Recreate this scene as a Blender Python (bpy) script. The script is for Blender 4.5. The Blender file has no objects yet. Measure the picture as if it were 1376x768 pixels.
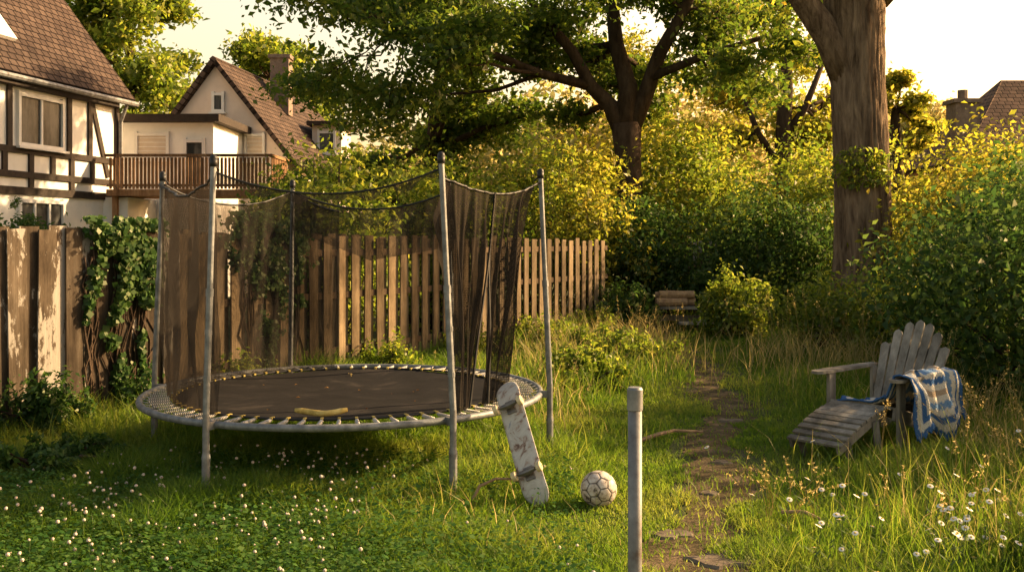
import bpy, bmesh, math, random
import numpy as np
from mathutils import Vector, Matrix, noise as mnoise
random.seed(3); rng=np.random.default_rng(5)
sc=bpy.context.scene
COL=sc.collection
WPOS={}
# ---------------------------------------------------------------- helpers
class MB:
    def __init__(s): s.v=[];s.f=[];s.m=[]
    def add(s,vs,fs,mi=0):
        b=len(s.v); s.v+= [tuple(p) for p in vs]
        for f in fs: s.f.append(tuple(b+i for i in f)); s.m.append(mi)
    def hexa(s,p,mi=0):
        s.add(p,[(0,3,2,1),(4,5,6,7),(0,1,5,4),(1,2,6,5),(2,3,7,6),(3,0,4,7)],mi)
    def box(s,c,size,M=None,mi=0):
        x,y,z=[a/2 for a in size]; c=Vector(c)
        pts=[Vector(q) for q in [(-x,-y,-z),(x,-y,-z),(x,y,-z),(-x,y,-z),(-x,-y,z),(x,-y,z),(x,y,z),(-x,y,z)]]
        if M is not None: pts=[M@q for q in pts]
        s.hexa([q+c for q in pts],mi)
    def beam(s,p,q,w,h,up=(0,0,1),mi=0):
        p=Vector(p);q=Vector(q);d=(q-p).normalized();u=Vector(up)
        a=d.cross(u).normalized(); b=a.cross(d).normalized()
        a*=w/2;b*=h/2
        s.hexa([p-a-b,p+a-b,p+a+b,p-a+b,q-a-b,q+a-b,q+a+b,q-a+b],mi)
    def tube(s,pts,rads,n=8,mi=0,rf=None,closed=False):
        pts=[Vector(p) for p in pts]; k=len(pts); vs=[];fs=[]
        a=None
        for i,p in enumerate(pts):
            if closed: d=(pts[(i+1)%k]-pts[i-1])
            else: d=(pts[min(i+1,k-1)]-pts[max(i-1,0)])
            d=d.normalized()
            if a is None:
                a=d.cross(Vector((0,0,1)) if abs(d.z)<.9 else Vector((0,1,0))).normalized()
            a=(a-d*a.dot(d)).normalized(); b=d.cross(a)
            r=rads[i] if hasattr(rads,'__len__') else rads
            for j in range(n):
                t=2*math.pi*j/n
                rr=r*(rf(p,t) if rf else 1)
                vs.append(p+a*math.cos(t)*rr+b*math.sin(t)*rr)
        for i in range(k if closed else k-1):
            i2=(i+1)%k
            for j in range(n):
                j2=(j+1)%n; fs.append((i*n+j,i*n+j2,i2*n+j2,i2*n+j))
        if not closed:
            fs.append(tuple(range(n-1,-1,-1))); fs.append(tuple((k-1)*n+j for j in range(n)))
        s.add(vs,fs,mi)
    def sphere(s,c,r,nu=10,nv=6,mi=0,sc=(1,1,1)):
        c=Vector(c);vs=[];fs=[]
        for i in range(nv+1):
            th=math.pi*i/nv
            for j in range(nu):
                ph=2*math.pi*j/nu
                vs.append(c+Vector((math.sin(th)*math.cos(ph)*r*sc[0],math.sin(th)*math.sin(ph)*r*sc[1],math.cos(th)*r*sc[2])))
        for i in range(nv):
            for j in range(nu):
                fs.append((i*nu+j,(i+1)*nu+j,(i+1)*nu+(j+1)%nu,i*nu+(j+1)%nu))
        s.add(vs,fs,mi)

def meta(o,label=None,cat=None,group=None,kind=None):
    if label:o["label"]=label
    if cat:o["category"]=cat
    if group:o["group"]=group
    if kind:o["kind"]=kind
def thing(name,loc,label,cat,group=None):
    o=bpy.data.objects.new(name,None); o.location=loc; o.empty_display_size=.1
    COL.objects.link(o); WPOS[o.name]=Vector(loc); meta(o,label,cat,group); return o
def put(mb,name,mats,parent=None,smooth=False,label=None,cat=None,group=None,kind=None,base=None):
    me=bpy.data.meshes.new(name)
    off=WPOS[parent.name] if parent else (Vector(base) if base else Vector((0,0,0)))
    V=[(p[0]-off.x,p[1]-off.y,p[2]-off.z) for p in mb.v]
    me.from_pydata(V,[],mb.f)
    for m in mats: me.materials.append(m)
    me.polygons.foreach_set("material_index",mb.m)
    if smooth: me.polygons.foreach_set("use_smooth",[True]*len(mb.f))
    me.update()
    o=bpy.data.objects.new(name,me); COL.objects.link(o)
    if parent: o.parent=parent
    else: o.location=off
    WPOS[o.name]=off
    meta(o,label,cat,group,kind); return o
def fast(name,V,F,tint,mats,parent=None,smooth=False,midx=None,**kw):
    me=bpy.data.meshes.new(name)
    base=kw.pop('base',None)
    off=WPOS[parent.name] if parent else Vector(base if base else (0,0,0))
    V=(V-np.array(off)).astype(np.float32); k=F.shape[1]
    me.vertices.add(len(V)); me.vertices.foreach_set("co",V.ravel())
    me.loops.add(F.size); me.loops.foreach_set("vertex_index",F.astype(np.int32).ravel())
    me.polygons.add(len(F)); me.polygons.foreach_set("loop_start",np.arange(len(F),dtype=np.int32)*k)
    try: me.polygons.foreach_set("loop_total",np.full(len(F),k,dtype=np.int32))
    except Exception: pass
    for m in mats: me.materials.append(m)
    if midx is not None: me.polygons.foreach_set("material_index",midx.astype(np.int32))
    if smooth: me.polygons.foreach_set("use_smooth",np.ones(len(F),dtype=bool))
    me.update(calc_edges=True)
    a=me.attributes.new("tint",'FLOAT','POINT'); a.data.foreach_set("value",tint.astype(np.float32))
    o=bpy.data.objects.new(name,me); COL.objects.link(o)
    if parent: o.parent=parent
    else: o.location=off
    WPOS[o.name]=off
    meta(o,**kw); return o
_T=rng.random((256,256))
def vn(x,y,s=1.0,sd=0):
    x=np.asarray(x)*s+sd*17.3+500;y=np.asarray(y)*s+sd*9.1+500
    xi=np.floor(x).astype(int);yi=np.floor(y).astype(int);fx=x-xi;fy=y-yi
    fx=fx*fx*(3-2*fx);fy=fy*fy*(3-2*fy)
    g=lambda a,b:_T[a%256,b%256]
    return (g(xi,yi)*(1-fx)+g(xi+1,yi)*fx)*(1-fy)+(g(xi,yi+1)*(1-fx)+g(xi+1,yi+1)*fx)*fy
def nrm(a): return a/(np.linalg.norm(a,axis=1,keepdims=True)+1e-9)
# ---------------------------------------------------------------- materials
def newmat(name):
    m=bpy.data.materials.new(name); m.use_nodes=True
    nt=m.node_tree; nt.nodes.clear(); out=nt.nodes.new('ShaderNodeOutputMaterial'); return m,nt,out
def ramp(nt,fac,stops):
    r=nt.nodes.new('ShaderNodeValToRGB'); e=r.color_ramp.elements
    while len(e)<len(stops): e.new(.5)
    for i,(p,c) in enumerate(stops):
        e[i].position=p; e[i].color=(*c,1)
    nt.links.new(fac,r.inputs[0]); return r.outputs[0]
def noise(nt,scale,detail=6,rough=.6,stretch=(1,1,1),co=None,dist=0):
    if co is None:
        tc=nt.nodes.new('ShaderNodeTexCoord'); co=tc.outputs['Object']
    mp=nt.nodes.new('ShaderNodeMapping'); mp.inputs['Scale'].default_value=stretch
    nt.links.new(co,mp.inputs[0])
    n=nt.nodes.new('ShaderNodeTexNoise'); n.inputs['Scale'].default_value=scale
    n.inputs['Detail'].default_value=detail; n.inputs['Roughness'].default_value=rough; n.inputs['Distortion'].default_value=dist
    nt.links.new(mp.outputs[0],n.inputs['Vector']); return n.outputs['Fac']
def pmat(name,stops,scale=5,rough=.8,metal=0,bump=.3,bscale=None,stretch=(1,1,1),dist=0,bd=.02,spec=.3):
    m,nt,out=newmat(name)
    p=nt.nodes.new('ShaderNodeBsdfPrincipled')
    f=noise(nt,scale,7,.65,stretch,dist=dist)
    c=ramp(nt,f,stops); nt.links.new(c,p.inputs['Base Color'])
    p.inputs['Roughness'].default_value=rough; p.inputs['Metallic'].default_value=metal
    p.inputs['Specular IOR Level'].default_value=spec
    if bump:
        f2=noise(nt,bscale or scale*3,8,.7,stretch)
        b=nt.nodes.new('ShaderNodeBump'); b.inputs['Strength'].default_value=bump; b.inputs['Distance'].default_value=bd
        nt.links.new(f2,b.inputs['Height']); nt.links.new(b.outputs[0],p.inputs['Normal'])
    nt.links.new(p.outputs[0],out.inputs[0]); return m
def leafmat(name,dark,mid,light,tr=.45,gl=.08,nscale=.8):
    m,nt,out=newmat(name)
    at=nt.nodes.new('ShaderNodeAttribute'); at.attribute_name='tint'
    n=noise(nt,nscale,3,.5)
    mx=nt.nodes.new('ShaderNodeMath'); mx.operation='MULTIPLY_ADD'; mx.inputs[1].default_value=.7
    nt.links.new(n,mx.inputs[0])
    m2=nt.nodes.new('ShaderNodeMath'); m2.operation='MULTIPLY'; m2.inputs[1].default_value=.55
    nt.links.new(at.outputs['Fac'],m2.inputs[0]); nt.links.new(m2.outputs[0],mx.inputs[2])
    c=ramp(nt,mx.outputs[0],[(.2,dark),(.6,mid),(.95,light)])
    d=nt.nodes.new('ShaderNodeBsdfDiffuse'); t=nt.nodes.new('ShaderNodeBsdfTranslucent'); g=nt.nodes.new('ShaderNodeBsdfGlossy')
    g.inputs['Roughness'].default_value=.45
    hs=nt.nodes.new('ShaderNodeHueSaturation'); hs.inputs['Hue'].default_value=.485; hs.inputs['Saturation'].default_value=1.08; hs.inputs['Value'].default_value=2.3
    nt.links.new(c,hs.inputs['Color'])
    nt.links.new(c,d.inputs[0]); nt.links.new(hs.outputs[0],t.inputs[0])
    g.inputs[0].default_value=(.8,.75,.6,1)
    s1=nt.nodes.new('ShaderNodeMixShader'); s1.inputs[0].default_value=tr
    s2=nt.nodes.new('ShaderNodeMixShader'); s2.inputs[0].default_value=gl
    nt.links.new(d.outputs[0],s1.inputs[1]); nt.links.new(t.outputs[0],s1.inputs[2])
    nt.links.new(s1.outputs[0],s2.inputs[1]); nt.links.new(g.outputs[0],s2.inputs[2])
    nt.links.new(s2.outputs[0],out.inputs[0]); return m
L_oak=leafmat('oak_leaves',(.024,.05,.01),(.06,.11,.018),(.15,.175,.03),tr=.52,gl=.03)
L_gold=leafmat('glow_tinted_leaves',(.075,.105,.015),(.18,.2,.03),(.34,.29,.055),tr=.6,gl=.03)  # golden backlight and haze are put into the leaf colour itself
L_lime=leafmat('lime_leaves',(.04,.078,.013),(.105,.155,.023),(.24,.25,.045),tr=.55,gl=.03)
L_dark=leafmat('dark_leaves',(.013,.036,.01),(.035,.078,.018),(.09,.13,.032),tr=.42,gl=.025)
L_ivy=leafmat('ivy_leaves',(.014,.042,.01),(.035,.085,.018),(.085,.14,.035),tr=.35,gl=.03,nscale=3)
L_grass=leafmat('grass_blades',(.035,.085,.011),(.085,.155,.02),(.22,.24,.05),tr=.5,gl=.02,nscale=.9)
L_dry=leafmat('dry_grass',(.14,.14,.035),(.25,.22,.08),(.43,.35,.16),tr=.45,gl=.02)
L_clover=leafmat('clover_leaves',(.022,.07,.014),(.05,.12,.022),(.1,.17,.04),tr=.38,gl=.02,nscale=4)
L_far=leafmat('haze_tinted_far_leaves',(.15,.17,.055),(.29,.27,.1),(.48,.4,.17),tr=.45,gl=.01,nscale=.25)  # leaf colour lightened and warmed to stand in for distant haze
M_bark=pmat('bark',[(.32,(.06,.04,.027)),(.5,(.18,.128,.087)),(.72,(.34,.25,.17))],scale=9,stretch=(1,1,.16),bump=1,bscale=14,bd=.09,rough=1,dist=.6,spec=.05)
M_bark2=pmat('dark_bark',[(.3,(.03,.02,.014)),(.7,(.1,.07,.05))],scale=6,stretch=(1,1,.3),bump=.9,bscale=14,bd=.05,rough=1,spec=.05)
# ---------------------------------------------------------------- camera / light
cam=bpy.data.cameras.new('camera'); co=bpy.data.objects.new('camera',cam); COL.objects.link(co); sc.camera=co
co.location=(0,0,1.67); co.rotation_euler=(math.radians(90),0,0)
cam.sensor_width=36; cam.lens=35; cam.shift_y=-64/1376; cam.clip_end=600
cam.dof.use_dof=False
EL=math.radians(25); AZ=math.radians(68)
sv=Vector((math.sin(AZ)*math.cos(EL),math.cos(AZ)*math.cos(EL),math.sin(EL)))
sl=bpy.data.lights.new('sun','SUN'); sl.energy=13; sl.angle=math.radians(.8); sl.color=(1,.69,.36)
so=bpy.data.objects.new('sun',sl); so.rotation_euler=sv.to_track_quat('Z','Y').to_euler(); COL.objects.link(so)
w=bpy.data.worlds.new('World'); sc.world=w; w.use_nodes=True; nt=w.node_tree; nt.nodes.clear()
sky=nt.nodes.new('ShaderNodeTexSky'); sky.sky_type='NISHITA'; sky.sun_disc=False
sky.sun_elevation=math.radians(22); sky.sun_rotation=AZ; sky.air_density=1.3; sky.dust_density=4; sky.ozone_density=1
tc=nt.nodes.new('ShaderNodeTexCoord'); sp=nt.nodes.new('ShaderNodeSeparateXYZ'); nt.links.new(tc.outputs['Generated'],sp.inputs[0])
grad=ramp(nt,sp.outputs['Z'],[(0,(1.0,.7,.46)),(.25,(1.0,.73,.5)),(.65,(.44,.39,.34))])
mx=nt.nodes.new('ShaderNodeMixRGB'); mx.blend_type='MULTIPLY'; mx.inputs[0].default_value=1
bg=nt.nodes.new('ShaderNodeBackground'); bg.inputs[1].default_value=.5
wo=nt.nodes.new('ShaderNodeOutputWorld')
nt.links.new(grad,mx.inputs[2])
nt.links.new(sky.outputs[0],mx.inputs[1]); nt.links.new(mx.outputs[0],bg.inputs[0]); nt.links.new(bg.outputs[0],wo.inputs[0])
sc.view_settings.view_transform='Standard'; sc.view_settings.look='None'; sc.view_settings.exposure=0
# ---------------------------------------------------------------- foliage generators
def leafgeo(C,size,aspect=.55,up=.5,N=None,sv=.35,fold=.15):
    n=len(C); r=nrm(rng.normal(size=(n,3)))
    r[:,2]+=up
    if N is not None: r=r*.8+N
    r=nrm(r)
    a=nrm(np.cross(r,rng.normal(size=(n,3)))); b=np.cross(r,a)
    L=(size*(1+sv*rng.normal(size=n)).clip(.4,1.8))[:,None]; W=L*aspect
    V=np.stack([C-a*L*.5, C-a*L*.05+b*W*.5+r*L*fold, C+a*L*.5-r*L*.1, C-a*L*.05-b*W*.5+r*L*fold],1).reshape(-1,3)
    F=np.arange(n*4).reshape(-1,4)
    t=np.repeat(rng.random(n),4)
    return V,F,t
def ellipsoid_pts(c,r,n,lo=.5,zmin=None):
    d=nrm(rng.normal(size=(n,3))); rad=(lo**3+(1-lo**3)*rng.random(n))**(1/3)
    P=np.array(c)+d*rad[:,None]*np.array(r)
    if zmin is not None: P[:,2]=np.abs(P[:,2]-zmin)+zmin
    return P
def bush(name,c,r,n,size,mat,label,cat='bush',per=60,cs=.17,aspect=.5,group=None,spiky=0.0,lo=.5):
    k=max(8,n//per); lump=ellipsoid_pts(c,r,k,lo,zmin=.08)
    ph=rng.random(3)*9
    d=lump-np.array(c); amp=1+.3*np.sin(d[:,0]/r[0]*3+ph[0])*np.cos(d[:,1]/r[1]*3+ph[1])+.2*rng.normal(size=k)
    amp=np.clip(amp,.5,1.45)
    lump=np.array(c)+d*amp[:,None]; lump[:,2]=np.maximum(lump[:,2],.06)
    idx=rng.integers(0,k,n)
    mr=min(r)
    P=lump[idx]+rng.normal(size=(n,3))*mr*cs
    if spiky>0:
        up=rng.random(n)**3*spiky; P[:,2]+=up
    P[:,2]=np.maximum(P[:,2],.03)
    N=nrm(P-np.array(c))*.5
    V,F,t=leafgeo(P,size,aspect,.3,N)
    mb=MB(); g=np.array([c[0],c[1],0])
    for i in range(min(k,40)):
        q=lump[i]; mid=(g+q)/2+rng.normal(size=3)*.05; mid[2]=abs(mid[2])
        mb.tube([Vector(g+rng.normal(size=3)*[.1*r[0],.1*r[1],0]),Vector(mid),Vector(q)],[.018,.012,.005],4)
    Vs=np.array(mb.v); fs=np.array([f for f in mb.f if len(f)==4])
    V2=np.vstack([V,Vs]); F2=np.vstack([F,fs+len(V)]); t2=np.concatenate([t,np.zeros(len(Vs))])
    mi=np.concatenate([np.zeros(len(F)),np.ones(len(fs))])
    return fast(name,V2,F2,t2,[mat,M_bark2],midx=mi,label=label,cat=cat,group=group,base=(c[0],c[1],0))
def wob(p,q,n,amp):
    p=Vector(p);q=Vector(q); out=[]
    for i in range(n+1):
        t=i/n; o=Vector((random.gauss(0,1),random.gauss(0,1),random.gauss(0,.7)))*amp*(0 if i in(0,n) else 1)
        out.append(p.lerp(q,t)+o)
    return out
def tree(name,base,limbs,blobs,lsize,mat,bark,label,per=700,sub=9,flat=.5,rf=None,aspect=.55,csz=.28,cat='tree',segs=12):
    T=thing(name,base,label,cat)
    mb=MB(); sk=[]
    for pts,rads,*_ in limbs:
        mb.tube(pts,rads,segs,rf=rf); sk+= [(Vector(p),r) for p,r in zip(pts,rads)]
    Cs=[]
    for (c,r) in blobs:
        c=Vector(c)
        j=min(range(len(sk)),key=lambda i:(sk[i][0]-c).length+ (1.5 if sk[i][0].z>c.z+.5 else 0))
        p0,r0=sk[j]; rr=min(r0*.55,.09)
        b=wob(p0,c,4,.12*(c-p0).length/4+.03)
        mb.tube(b,[rr*(1-.17*i) for i in range(5)],6)
        for s in range(sub):
            q=Vector(ellipsoid_pts(c,r,1,.45)[0])
            st=b[random.choice([2,3,4])]
            tw=wob(st,q,3,.06*max(r))
            mb.tube(tw,[rr*.3,rr*.22,rr*.15,rr*.07],4)
            m=per//sub
            along=rng.random(m)**.6
            A=np.array([tuple(v) for v in tw]); seg=(along*3).clip(0,2.999); ii=seg.astype(int); ff=(seg-ii)[:,None]
            base_p=A[ii]*(1-ff)+A[ii+1]*ff
            Cs.append(base_p+rng.normal(size=(m,3))*np.array([1,1,flat])*max(r)*csz)
    put(mb,'trunk',[bark],T,smooth=True)
    C=np.vstack(Cs); V,F,t=leafgeo(C,lsize,aspect,.6)
    fast('crown',V,F,t,[mat],T)
    return T
# ---------------------------------------------------------------- ground
M_ground=pmat('soil_and_turf',[(.3,(.04,.045,.015)),(.5,(.065,.085,.02)),(.62,(.12,.095,.05)),(.8,(.065,.085,.02))],scale=1.3,bump=.8,bscale=30,bd=.04,rough=1)
g=MB(); g.add([(-250,-60,0),(250,-60,0),(250,400,0),(-250,400,0)],[(0,1,2,3)]); put(g,'ground',[M_ground],kind='structure')
PATH=[(.9,3.6),(1.0,5.3),(1.3,6.6),(1.63,8),(2.02,9.3),(2.27,11.2),(2.48,14),(2.55,17),(2.9,21)]
def path_x(Y):
    return np.interp(Y,[p[1] for p in PATH],[p[0] for p in PATH])
M_dirt=pmat('dirt',[(.3,(.07,.055,.03)),(.5,(.13,.1,.055)),(.62,(.2,.145,.09)),(.8,(.28,.21,.14))],scale=4,bump=1,bscale=22,bd=.04,rough=1,spec=.05)
g=MB(); vs=[];fs=[]
ys=np.linspace(3.6,21,260)
for i,y in enumerate(ys):
    cx=path_x(y)+.08*math.sin(y*2.1); hw=.19+.07*math.sin(y*3.7+1)+.05*math.sin(y*9)
    vs+=[(cx-hw-.07*random.random(),y,.004),(cx+hw+.07*random.random(),y,.004)]
    if i: fs.append((2*i-2,2*i-1,2*i+1,2*i))
g.add(vs,fs); put(g,'dirt_path',[M_dirt],kind='structure')
M_stone=pmat('path_stone',[(.3,(.11,.085,.06)),(.7,(.24,.19,.14))],scale=8,bump=.6,bscale=30,bd=.015,rough=.95,spec=.1)
for (x,y,r) in [(1.12,5.15,.13),(.88,5.6,.08),(1.3,6.5,.05),(1.55,7.4,.06),(1.98,9.1,.08)]:
    g=MB(); n=13; k=[r*(1+.35*random.uniform(-1,1)) for _ in range(n)]
    vs=[(x+k[i]*1.5*math.cos(i*6.283/n),y+k[i]*math.sin(i*6.283/n),0.0) for i in range(n)]
    vs+=[(x+k[i]*1.35*math.cos(i*6.283/n),y+k[i]*.9*math.sin(i*6.283/n),.012+.01*random.random()) for i in range(n)]
    g.add(vs,[tuple(range(n,2*n))]+[(i,(i+1)%n,n+(i+1)%n,n+i) for i in range(n)])
    put(g,'flat_stone',[M_stone],base=(x,y,0),label='small flat stone half sunk in the dirt path',cat='stone',group='stones along the garden path')
# fence line
FD=Vector((.5325,.8464,0)); F0=Vector((-4.27,8.3,0)); FN=Vector((.8464,-.5325,0))
def fdist(x,y): return (x-F0.x)*FN.x+(y-F0.y)*FN.y
TC=Vector((-1.27,7.62,0))
# ---------------------------------------------------------------- grass
def blades(name,P,H,W,lean,tint,mat,**kw):
    n=len(P); ph=rng.random(n)*6.283; la=ph+rng.normal(size=n)*.9+1.5
    side=np.stack([np.cos(ph),np.sin(ph),np.zeros(n)],1); ld=np.stack([np.cos(la),np.sin(la),np.zeros(n)],1)
    V=[]
    for t,wf in ((0,1),(.55,.8),(1,.08)):
        c=P+ld*(lean*H*t**1.8)[:,None]+np.array([0,0,1])*(H*(t-.22*lean*t*t))[:,None]
        V+= [c-side*(W*wf/2)[:,None], c+side*(W*wf/2)[:,None]]
    V=np.stack(V,1).reshape(-1,3)
    b=np.arange(n)[:,None]*6
    F=np.concatenate([b+np.array([[0,1,3,2]]),b+np.array([[2,3,5,4]])],1).reshape(-1,4)
    return fast(name,V,F,np.repeat(tint,6),[mat],**kw)
def sample_ground(n,y0,y1,p=1.0,marg=.6):
    u=rng.random(n)
    Y=(y0**(1-p+1e-9)+u*(y1**(1-p+1e-9)-y0**(1-p+1e-9)))**(1/(1-p+1e-9)) if abs(p-1)>1e-6 else y0*(y1/y0)**u
    X=(rng.random(n)*2-1)*(.53*Y+marg)
    return X,Y
n=400000
X,Y=sample_ground(n,4.2,22,.95)
pd=np.abs(X-path_x(Y)-.08*np.sin(Y*2.1)); pn=vn(X,Y,3.6,1)
keep=(fdist(X,Y)>.02)&((pd>.05+.36*pn)|(rng.random(n)<.14))
bare=vn(X,Y,.9,7); keep&=(rng.random(n)<np.where((pd<1.4)&(bare>.58),.5,1))
X,Y=X[keep],Y[keep]; pd=pd[keep]
h=.025+.065*vn(X,Y,.8,2)+.1*vn(X,Y,2.5,3)**2+.045*rng.random(len(X))
h*=np.clip(.3+pd*.6,.25,1.1)
td=np.hypot(X-TC.x,Y-TC.y); h*=1+.55*np.exp(-((td-1.55)/.3)**2)
h*=1+1.3*np.exp(-(fdist(X,Y)/.5)**2)
h*=np.where(Y>11,1.3,1)
h*=np.where((X>2.6)&(Y<7.5),1.4,1)
for (cx,cy,r) in [(.54,5.85,.4),(.14,5.9,.35)]: h*=1-.6*np.exp(-(((X-cx)/r)**2+((Y-cy)/.45)**2))
wd=(.003+.0007*Y)*(.7+.6*rng.random(len(X)))
tint=np.clip(.65*vn(X,Y,.7,5)+.3*vn(X,Y,3,9)+.4*rng.random(len(X))+.22*np.exp(-(pd/.8)**2)-.3,0,1)
blades('grass',np.stack([X,Y,np.zeros(len(X))],1),h,wd,.2+1.0*rng.random(len(X)),tint,L_grass,kind='stuff')
def tallgrass(name,spots,per,hm,mat=L_dry):
    P=[];H=[]
    for (x,y,r,k,hh) in spots:
        m=int(per*k); P.append(np.stack([x+rng.normal(size=m)*r,y+rng.normal(size=m)*r,np.zeros(m)],1)); H.append(hm*hh*(.5+.6*rng.random(m)))
    P=np.vstack(P);H=np.concatenate(H)
    k=fdist(P[:,0],P[:,1])>.05; P=P[k];H=H[k]
    n=len(P); W=np.full(n,.0028)+.0005*P[:,1]
    return blades(name,P,H,W,.15+.7*rng.random(n),rng.random(n),mat,kind='stuff')
tallgrass('tall_dry_grass',[(1.0,13.2,.5,.8,1),(1.6,14.2,.5,.8,1),(.6,12.2,.4,.6,1),(1.9,12.6,.3,.4,.9),(3.6,13.2,.5,.9,1),(4.3,12.4,.4,1,1),(3.4,11.2,.4,.4,.8),
  (3.7,6.4,.6,.6,.9),(3.0,5.9,.4,.3,.7),(4.1,8.8,.4,.6,1),(2.5,5.3,.3,.15,.6),(3.6,7.3,.3,.4,.85),(.25,8.6,.3,.2,.5),(.1,9.8,.4,.4,.8),(.15,5.4,.2,.06,.4),(-.6,5.6,.3,.07,.4),(-.3,6.0,.2,.06,.5),(1.8,16,.6,.8,1),(3.3,5.1,.5,.5,.9)],300,.58)
tallgrass('tall_green_grass',[(-2.2,6.7,.5,.5,.5),(-1.2,6.5,.5,.5,.42),(-.3,6.4,.3,.3,.4),(.0,7.3,.3,.6,.6),(-3.1,8.3,.4,.8,.7),(-1.3,9.4,.6,.8,.7),(.3,10.5,.5,1.2,.8),(1,11.5,.5,1.3,.8),(1.2,13,.5,1,.9),(3.3,9.8,.5,.8,.7),(2.9,6.8,.4,.6,.5),
  (3.7,5.8,.6,1.8,.85),(2.4,4.9,.5,1.2,.6),(3.2,7.1,.3,.4,.4),(-1.7,7.6,.9,1.4,.3),(4.3,7.6,.4,1,.9),(1,8.2,.2,.2,.4),(3.2,5.2,.5,1.8,.75),(2.6,6.0,.5,.9,.5),(1.9,5.2,.3,.5,.4)],600,.55,mat=L_grass)
def seedheads(name,spots,per,mat):
    mb=MB();C=[]
    for (x,y,r,h) in spots:
        for i in range(per):
            px,py=x+random.gauss(0,r),y+random.gauss(0,r); hh=h*random.uniform(.7,1.15)
            ln=Vector((random.gauss(0,.12),random.gauss(0,.12),0))
            p=[Vector((px,py,0)),Vector((px,py,hh*.5))+ln*.3,Vector((px,py,hh*.8))+ln*.7,Vector((px,py,hh))+ln*1.1]
            mb.tube(p,[.0018,.0016,.0013,.001],3)
            for j in range(16):
                t=random.random(); q=p[2].lerp(p[3],t*1.1); C.append(q+Vector((random.gauss(0,.01),random.gauss(0,.01),0)))
    V1=np.array(mb.v); F1=np.array([f for f in mb.f if len(f)==4])
    V2,F2,t2=leafgeo(np.array([tuple(c) for c in C]),.015,.4,0)
    fast(name,np.vstack([V1,V2]),np.vstack([F1,F2+len(V1)]),np.concatenate([np.full(len(V1),.6),t2*.5+.5]),[mat],kind='stuff')
seedheads('grass_seed_heads',[(1.2,13.3,.6,.75),(1.7,14.4,.6,.8),(.5,12.3,.4,.7),(3.8,13,.5,.9),(4.3,12,.4,.9),(3.9,6.8,.5,.65),(3.3,6.4,.4,.5),(4.2,9,.4,.8),(3.5,7.3,.2,.6),(3.1,5.4,.6,.5),(0,9.5,.5,.6),(1.7,5.9,.15,.3)],22,L_dry)
# ---------------------------------------------------------------- clover
n=46000
X=-3.4+3.8*rng.random(n);Y=4.3+3.0*rng.random(n)
k=(vn(X,Y,1.3,11)+.35*rng.random(n)>.36+.35*np.clip((X+1.6)/1.6,0,1)+.3*np.clip((Y-6.3)/1,0,1)); X=X[k];Y=Y[k]
P=np.stack([X,Y,.04+.11*rng.random(len(X))],1)
V,F,t=leafgeo(P,.024,.9,2.2,fold=.05); fast('clover_leaves',V,F,t,[L_clover],kind='stuff')
M_clov=pmat('clover_blossom',[(.35,(.4,.27,.2)),(.6,(.72,.62,.52))],scale=150,bump=.8,bscale=300,bd=.004,rough=.95)
M_stem=pmat('green_stem',[(.3,(.05,.09,.02)),(.7,(.09,.13,.03))],bump=0)
mb=MB()
idx=rng.permutation(len(X))
c=0
for i in idx:
    if c>=430: break
    x,y=X[i],Y[i]; h=random.uniform(.08,.19)
    if x>-.9 and random.random()<.7: continue
    if vn(x,y,2.3,21)<.38: continue
    c+=1
    mb.tube([(x,y,0),(x+random.gauss(0,.01),y,h)],[.0014,.0012],3,mi=1)
    r=random.uniform(.005,.012); mb.sphere((x,y,h+r*.5),r,7,5,0,(1,1,random.uniform(.75,1.05)))
put(mb,'clover_blossoms',[M_clov,M_stem],kind='stuff',smooth=True)
# ---------------------------------------------------------------- daisies
M_pet=pmat('daisy_petal',[(.3,(.7,.66,.58)),(.7,(.85,.82,.75))],bump=0); M_yel=pmat('daisy_eye',[(.3,(.5,.32,.02)),(.7,(.65,.45,.04))],scale=90,bump=.5)
def daisymesh(h,r,seedv):
    random.seed(seedv); mb=MB(); ln=Vector((random.gauss(0,.04),random.gauss(0,.04),0))
    top=Vector((0,0,h))+ln
    mb.tube([(0,0,0),Vector((0,0,h*.5))+ln*.3,top],[.002,.0018,.0015],4,mi=2)
    nn=Vector((random.gauss(0,.35),random.gauss(-.35,.3),1)).normalized(); a=nn.orthogonal().normalized(); b=nn.cross(a)
    for i in range(13):
        t=6.283*i/13; d=a*math.cos(t)+b*math.sin(t); s=nn.cross(d)
        mb.add([top+d*r*.3-s*r*.07,top+d*r*.75-s*r*.17-nn*.001,top+d*r-nn*r*.12,top+d*r*.75+s*r*.17-nn*.001,top+d*r*.3+s*r*.07],[(0,1,2,3,4)],0)
    mb.sphere(top+nn*.001,r*.33,8,5,1,(1,1,.6))
    for j in range(5):
        z=h*random.uniform(.1,.7); t=random.uniform(0,6.28); d=Vector((math.cos(t),math.sin(t),.5)); s=Vector((-math.sin(t),math.cos(t),0))
        p=Vector((0,0,z)); mb.add([p,p+d*.03-s*.005,p+d*.055,p+d*.03+s*.005],[(0,1,2,3)],2)
    return mb
protos=[]
dpos=[]
for (cx,cy,r,k) in [(2.0,5.05,.22,18),(2.45,5.15,.22,26),(1.8,5.6,.2,10),(2.8,5.7,.3,14),(2.2,4.7,.2,14),(3.4,6.9,.3,5),(2.2,6.6,.3,5),(1.55,4.75,.15,6)]:
    for i in range(k): dpos.append((random.gauss(cx,r),random.gauss(cy,r*.8)))
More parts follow.
